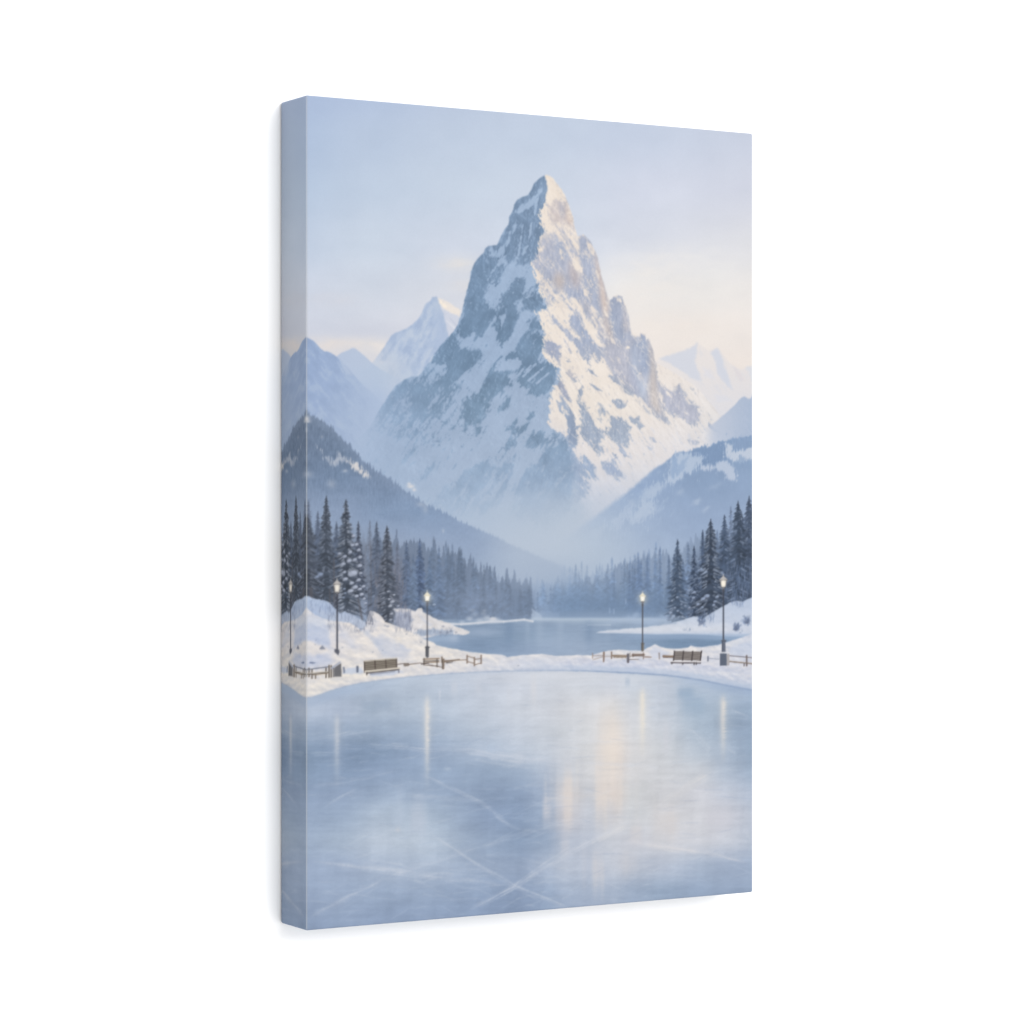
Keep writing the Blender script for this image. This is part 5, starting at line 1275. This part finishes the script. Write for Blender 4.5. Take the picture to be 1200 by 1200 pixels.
def paint_picture():
    paint_sky()
    paint_far_ranges()
    paint_mountain()
    paint_hills()
    paint_forest()
    paint_lake()
    paint_near_trees()
    paint_right_bank()
    paint_left_bank()
    paint_right_scrub()
    paint_ice()
    paint_furniture()
    out = smooth(IMG, .55)
    lum = out @ col((.3, .59, .11))
    return np.clip(lum[..., None] + (out - lum[..., None]) * (.97 - .16 * step(180, 110, lum))[..., None], 0, 255)


# ================================================================== BLENDER
import bpy

scene = bpy.context.scene
BRIGHT = 1.71                                  # light falling on the sheet, so that the print shows its tones
HANG_Z = 1.5                                   # height of the canvas' centre on the wall


def linear(srgb):
    c = np.clip(srgb / 255.0, 0, 1)
    return np.where(c <= 0.04045, c / 12.92, ((c + 0.055) / 1.055) ** 2.4)


PRINT = (linear(paint_picture()) / BRIGHT).astype(np.float32)


def printed(u, v):
    """Ink colour at picture position u, v; beyond the edges the picture is mirrored, as on the wrapped sides."""
    u = 1 - np.abs(1 - np.abs(u))
    v = 1 - np.abs(1 - np.abs(v))
    fx = np.clip(u * PW - 0.5, 0, PW - 1.001)
    fy = np.clip(v * PH - 0.5, 0, PH - 1.001)
    i, j = fx.astype(int), fy.astype(int)
    a, b = (fx - i)[..., None], (fy - j)[..., None]
    return (PRINT[j, i] * (1 - a) + PRINT[j, i + 1] * a) * (1 - b) + (PRINT[j + 1, i] * (1 - a) + PRINT[j + 1, i + 1] * a) * b


def round_off(p):
    """Pull points of the sharp box onto the same box with rounded edges (tighter in front, looser at the back)."""
    r = 0.0016 + 0.0005 * np.clip((p[..., 1] + CANVAS_D) / CANVAS_D, 0, 1)[..., None]
    lo = np.array([0, -CANVAS_D, -CANVAS_H / 2]) + r
    hi = np.array([CANVAS_W, 0, CANVAS_H / 2]) - r
    q = np.clip(p, lo, hi)
    d = p - q
    n = np.linalg.norm(d, axis=-1, keepdims=True)
    return q + r * d / np.maximum(n, 1e-9)


def lines(length, n, e=0.0036):
    s = np.array([0, 0.1, 0.22, 0.36, 0.52, 0.7]) * e
    return np.concatenate([s, np.linspace(e, length - e, n), length - s[::-1]])


XS, ZS, YS = lines(CANVAS_W, PW), lines(CANVAS_H, PH), lines(CANVAS_D, 60)


def sheet_mesh(name, grids):
    """grids: list of (points[h, w, 3], colours[h, w, 3], flip)."""
    co, rgb, faces, base = [], [], [], 0
    for p, c, flip in grids:
        h, w = p.shape[:2]
        k = np.arange(h * w).reshape(h, w) + base
        f = np.stack([k[:-1, :-1], k[:-1, 1:], k[1:, 1:], k[1:, :-1]], -1).reshape(-1, 4)
        faces.append(f[:, ::-1] if flip else f)
        co.append(p.reshape(-1, 3))
        rgb.append(c.reshape(-1, 3))
        base += h * w
    co, rgb, faces = np.concatenate(co), np.concatenate(rgb), np.concatenate(faces)
    me = bpy.data.meshes.new(name)
    me.vertices.add(len(co))
    me.vertices.foreach_set('co', co.astype(np.float32).ravel())
    me.loops.add(faces.size)
    me.loops.foreach_set('vertex_index', faces.astype(np.int32).ravel())
    me.polygons.add(len(faces))
    me.polygons.foreach_set('loop_start', np.arange(0, faces.size, 4, dtype=np.int32))
    me.polygons.foreach_set('use_smooth', np.ones(len(faces), bool))
    me.update(calc_edges=True)
    at = me.color_attributes.new('print', 'FLOAT_COLOR', 'POINT')
    at.data.foreach_set('color', np.concatenate([rgb, np.ones((len(rgb), 1))], 1).astype(np.float32).ravel())
    me.validate()
    return me


def link(name, me, mat, parent=None):
    o = bpy.data.objects.new(name, me)
    scene.collection.objects.link(o)
    if mat:
        me.materials.append(mat)
    o.parent = parent
    return o


# ------------------------------------------------------------------ materials
def canvas_material():
    m = bpy.data.materials.new('printed_canvas')
    m.use_nodes = True
    nt = m.node_tree
    b = nt.nodes['Principled BSDF']
    at = nt.nodes.new('ShaderNodeAttribute')
    at.attribute_name = 'print'
    tc = nt.nodes.new('ShaderNodeTexCoord')
    # woven threads: two fine waves and a little slub noise, as bump
    waves = []
    for axis in ('X', 'Z'):
        w = nt.nodes.new('ShaderNodeTexWave')
        w.wave_type, w.bands_direction = 'BANDS', axis
        w.inputs['Scale'].default_value = 420
        w.inputs['Distortion'].default_value = 1.2
        nt.links.new(tc.outputs['Object'], w.inputs['Vector'])
        waves.append(w)
    mul = nt.nodes.new('ShaderNodeMath')
    mul.operation = 'MULTIPLY'
    nt.links.new(waves[0].outputs['Fac'], mul.inputs[0])
    nt.links.new(waves[1].outputs['Fac'], mul.inputs[1])
    bump = nt.nodes.new('ShaderNodeBump')
    bump.inputs['Strength'].default_value = 0.06
    bump.inputs['Distance'].default_value = 0.0002
    nt.links.new(mul.outputs[0], bump.inputs['Height'])
    # slight unevenness of the ink
    n = nt.nodes.new('ShaderNodeTexNoise')
    n.inputs['Scale'].default_value = 900
    n.inputs['Detail'].default_value = 2
    nt.links.new(tc.outputs['Object'], n.inputs['Vector'])
    mr = nt.nodes.new('ShaderNodeMapRange')
    mr.inputs['To Min'].default_value, mr.inputs['To Max'].default_value = 0.97, 1.03
    nt.links.new(n.outputs['Fac'], mr.inputs['Value'])
    mx = nt.nodes.new('ShaderNodeVectorMath')
    mx.operation = 'SCALE'
    nt.links.new(at.outputs['Color'], mx.inputs[0])
    nt.links.new(mr.outputs['Result'], mx.inputs['Scale'])
    nt.links.new(mx.outputs['Vector'], b.inputs['Base Color'])
    nt.links.new(bump.outputs['Normal'], b.inputs['Normal'])
    b.inputs['Roughness'].default_value = 0.75
    b.inputs['Specular IOR Level'].default_value = 0.08
    return m


def wall_material():
    m = bpy.data.materials.new('white_paint')
    m.use_nodes = True
    nt = m.node_tree
    b = nt.nodes['Principled BSDF']
    tc = nt.nodes.new('ShaderNodeTexCoord')
    n = nt.nodes.new('ShaderNodeTexNoise')
    n.inputs['Scale'].default_value = 260
    n.inputs['Detail'].default_value = 3
    nt.links.new(tc.outputs['Object'], n.inputs['Vector'])
    bump = nt.nodes.new('ShaderNodeBump')
    bump.inputs['Strength'].default_value = 0.04
    bump.inputs['Distance'].default_value = 0.0003
    nt.links.new(n.outputs['Fac'], bump.inputs['Height'])
    nt.links.new(bump.outputs['Normal'], b.inputs['Normal'])
    b.inputs['Base Color'].default_value = (0.9, 0.9, 0.9, 1)
    b.inputs['Roughness'].default_value = 0.9
    b.inputs['Specular IOR Level'].default_value = 0.1
    return m


# ------------------------------------------------------------------ the wall
def wall_mesh():
    x0, x1, y0, y1, z0, z1 = -4.0, 6.0, 0.0, 0.15, 0.0, 3.2
    v = [(x, y, z) for z in (z0, z1) for y in (y0, y1) for x in (x0, x1)]
    f = [(0, 1, 5, 4), (1, 3, 7, 5), (3, 2, 6, 7), (2, 0, 4, 6), (4, 5, 7, 6), (0, 2, 3, 1)]
    me = bpy.data.meshes.new('wall')
    me.from_pydata(v, [], f)
    me.update()
    return me


wall = link('wall', wall_mesh(), wall_material())
wall['kind'] = 'structure'

# ------------------------------------------------------------------ the canvas print
canvas = bpy.data.objects.new('canvas_print', None)
canvas.empty_display_size = 0.1
scene.collection.objects.link(canvas)
canvas.location = (0, -0.0005, HANG_Z)
canvas['label'] = 'canvas print of a snowy mountain peak above a frozen lake, hanging on the white wall'
canvas['category'] = 'canvas print'

ink = canvas_material()
T = np.array([0.60, 0.61, 0.62], np.float32) / BRIGHT * 1.25


def pale_fold(c, d, width=0.0006, amount=0.42):
    """The print is mixed paler where the sheet turns over the left fold; d is the distance from it."""
    k = (np.exp(-(d / width) ** 2) * amount)[..., None]
    return c * (1 - k) + T * k


# front face
X, Z = np.meshgrid(XS, CANVAS_H / 2 - ZS)
p = np.stack([X, np.full_like(X, -CANVAS_D), Z], -1)
c = pale_fold(printed(X / CANVAS_W, 0.5 - Z / CANVAS_H), X - 0.0003)
link('front_face', sheet_mesh('front_face', [(round_off(p), c, True)]), ink, canvas)

# wrapped edges: left and right, top and bottom
grids = []
Yd, Z = np.meshgrid(YS, CANVAS_H / 2 - ZS)
for x, s in ((0.0, 1), (CANVAS_W, -1)):
    p = np.stack([np.full_like(Yd, x), Yd - CANVAS_D, Z], -1)
    u = Yd / CANVAS_W if s == 1 else 1 - Yd / CANVAS_W
    c = printed(u, 0.5 - Z / CANVAS_H)
    if s == 1:
        c = pale_fold(c, Yd, 0.0004)
    grids.append((round_off(p), c, s == -1))
X, Yd = np.meshgrid(XS, YS)
for z, s in ((CANVAS_H / 2, 1), (-CANVAS_H / 2, -1)):
    p = np.stack([X, Yd - CANVAS_D, np.full_like(X, z)], -1)
    v = Yd / CANVAS_H if s == 1 else 1 - Yd / CANVAS_H
    grids.append((round_off(p), printed(X / CANVAS_W, v), s == -1))
link('wrapped_edge', sheet_mesh('wrapped_edge', grids), ink, canvas)

# ------------------------------------------------------------------ light: a white studio and one softbox, upper right
world = bpy.data.worlds.new('World')
scene.world = world
world.use_nodes = True
bg = world.node_tree.nodes['Background']
bg.inputs['Strength'].default_value = 1.0
# the studio is a little darker to the left of the canvas than to its right
wt = world.node_tree
wc = wt.nodes.new('ShaderNodeTexCoord')
wx = wt.nodes.new('ShaderNodeSeparateXYZ')
wr = wt.nodes.new('ShaderNodeMapRange')
wr.inputs['From Min'].default_value, wr.inputs['From Max'].default_value = -1, 1
wr.inputs['To Min'].default_value, wr.inputs['To Max'].default_value = 0.70, 1.86
wt.links.new(wc.outputs['Generated'], wx.inputs['Vector'])
wt.links.new(wx.outputs['X'], wr.inputs['Value'])
wt.links.new(wr.outputs['Result'], bg.inputs['Color'])

lamp = bpy.data.lights.new('softbox', 'AREA')
lamp.shape = 'RECTANGLE'
lamp.size, lamp.size_y = 1.5, 1.5
lamp.energy = 72
lamp.color = (1.0, 0.995, 0.985)
softbox = bpy.data.objects.new('softbox', lamp)
scene.collection.objects.link(softbox)
softbox.location = (0.62, -3.8, HANG_Z + 1.25)
from mathutils import Vector
softbox.rotation_euler = (Vector((0.2, 0, HANG_Z)) - Vector(softbox.location)).to_track_quat('-Z', 'Y').to_euler()

# ------------------------------------------------------------------ camera and colour
cam = bpy.data.cameras.new('camera')
cam.sensor_width = 36
cam.lens = FOCAL / 1200 * 36
cam.shift_y = 1 / 1200
cam.clip_end = 100
camera = bpy.data.objects.new('camera', cam)
scene.collection.objects.link(camera)
camera.location = (CAM_X, -CANVAS_D - CAM_Y, HANG_Z)
camera.rotation_euler = (math.pi / 2, 0, -YAW)
scene.camera = camera
scene.view_settings.view_transform = 'Standard'
scene.view_settings.look = 'None'
scene.view_settings.exposure = 0
scene.view_settings.gamma = 1
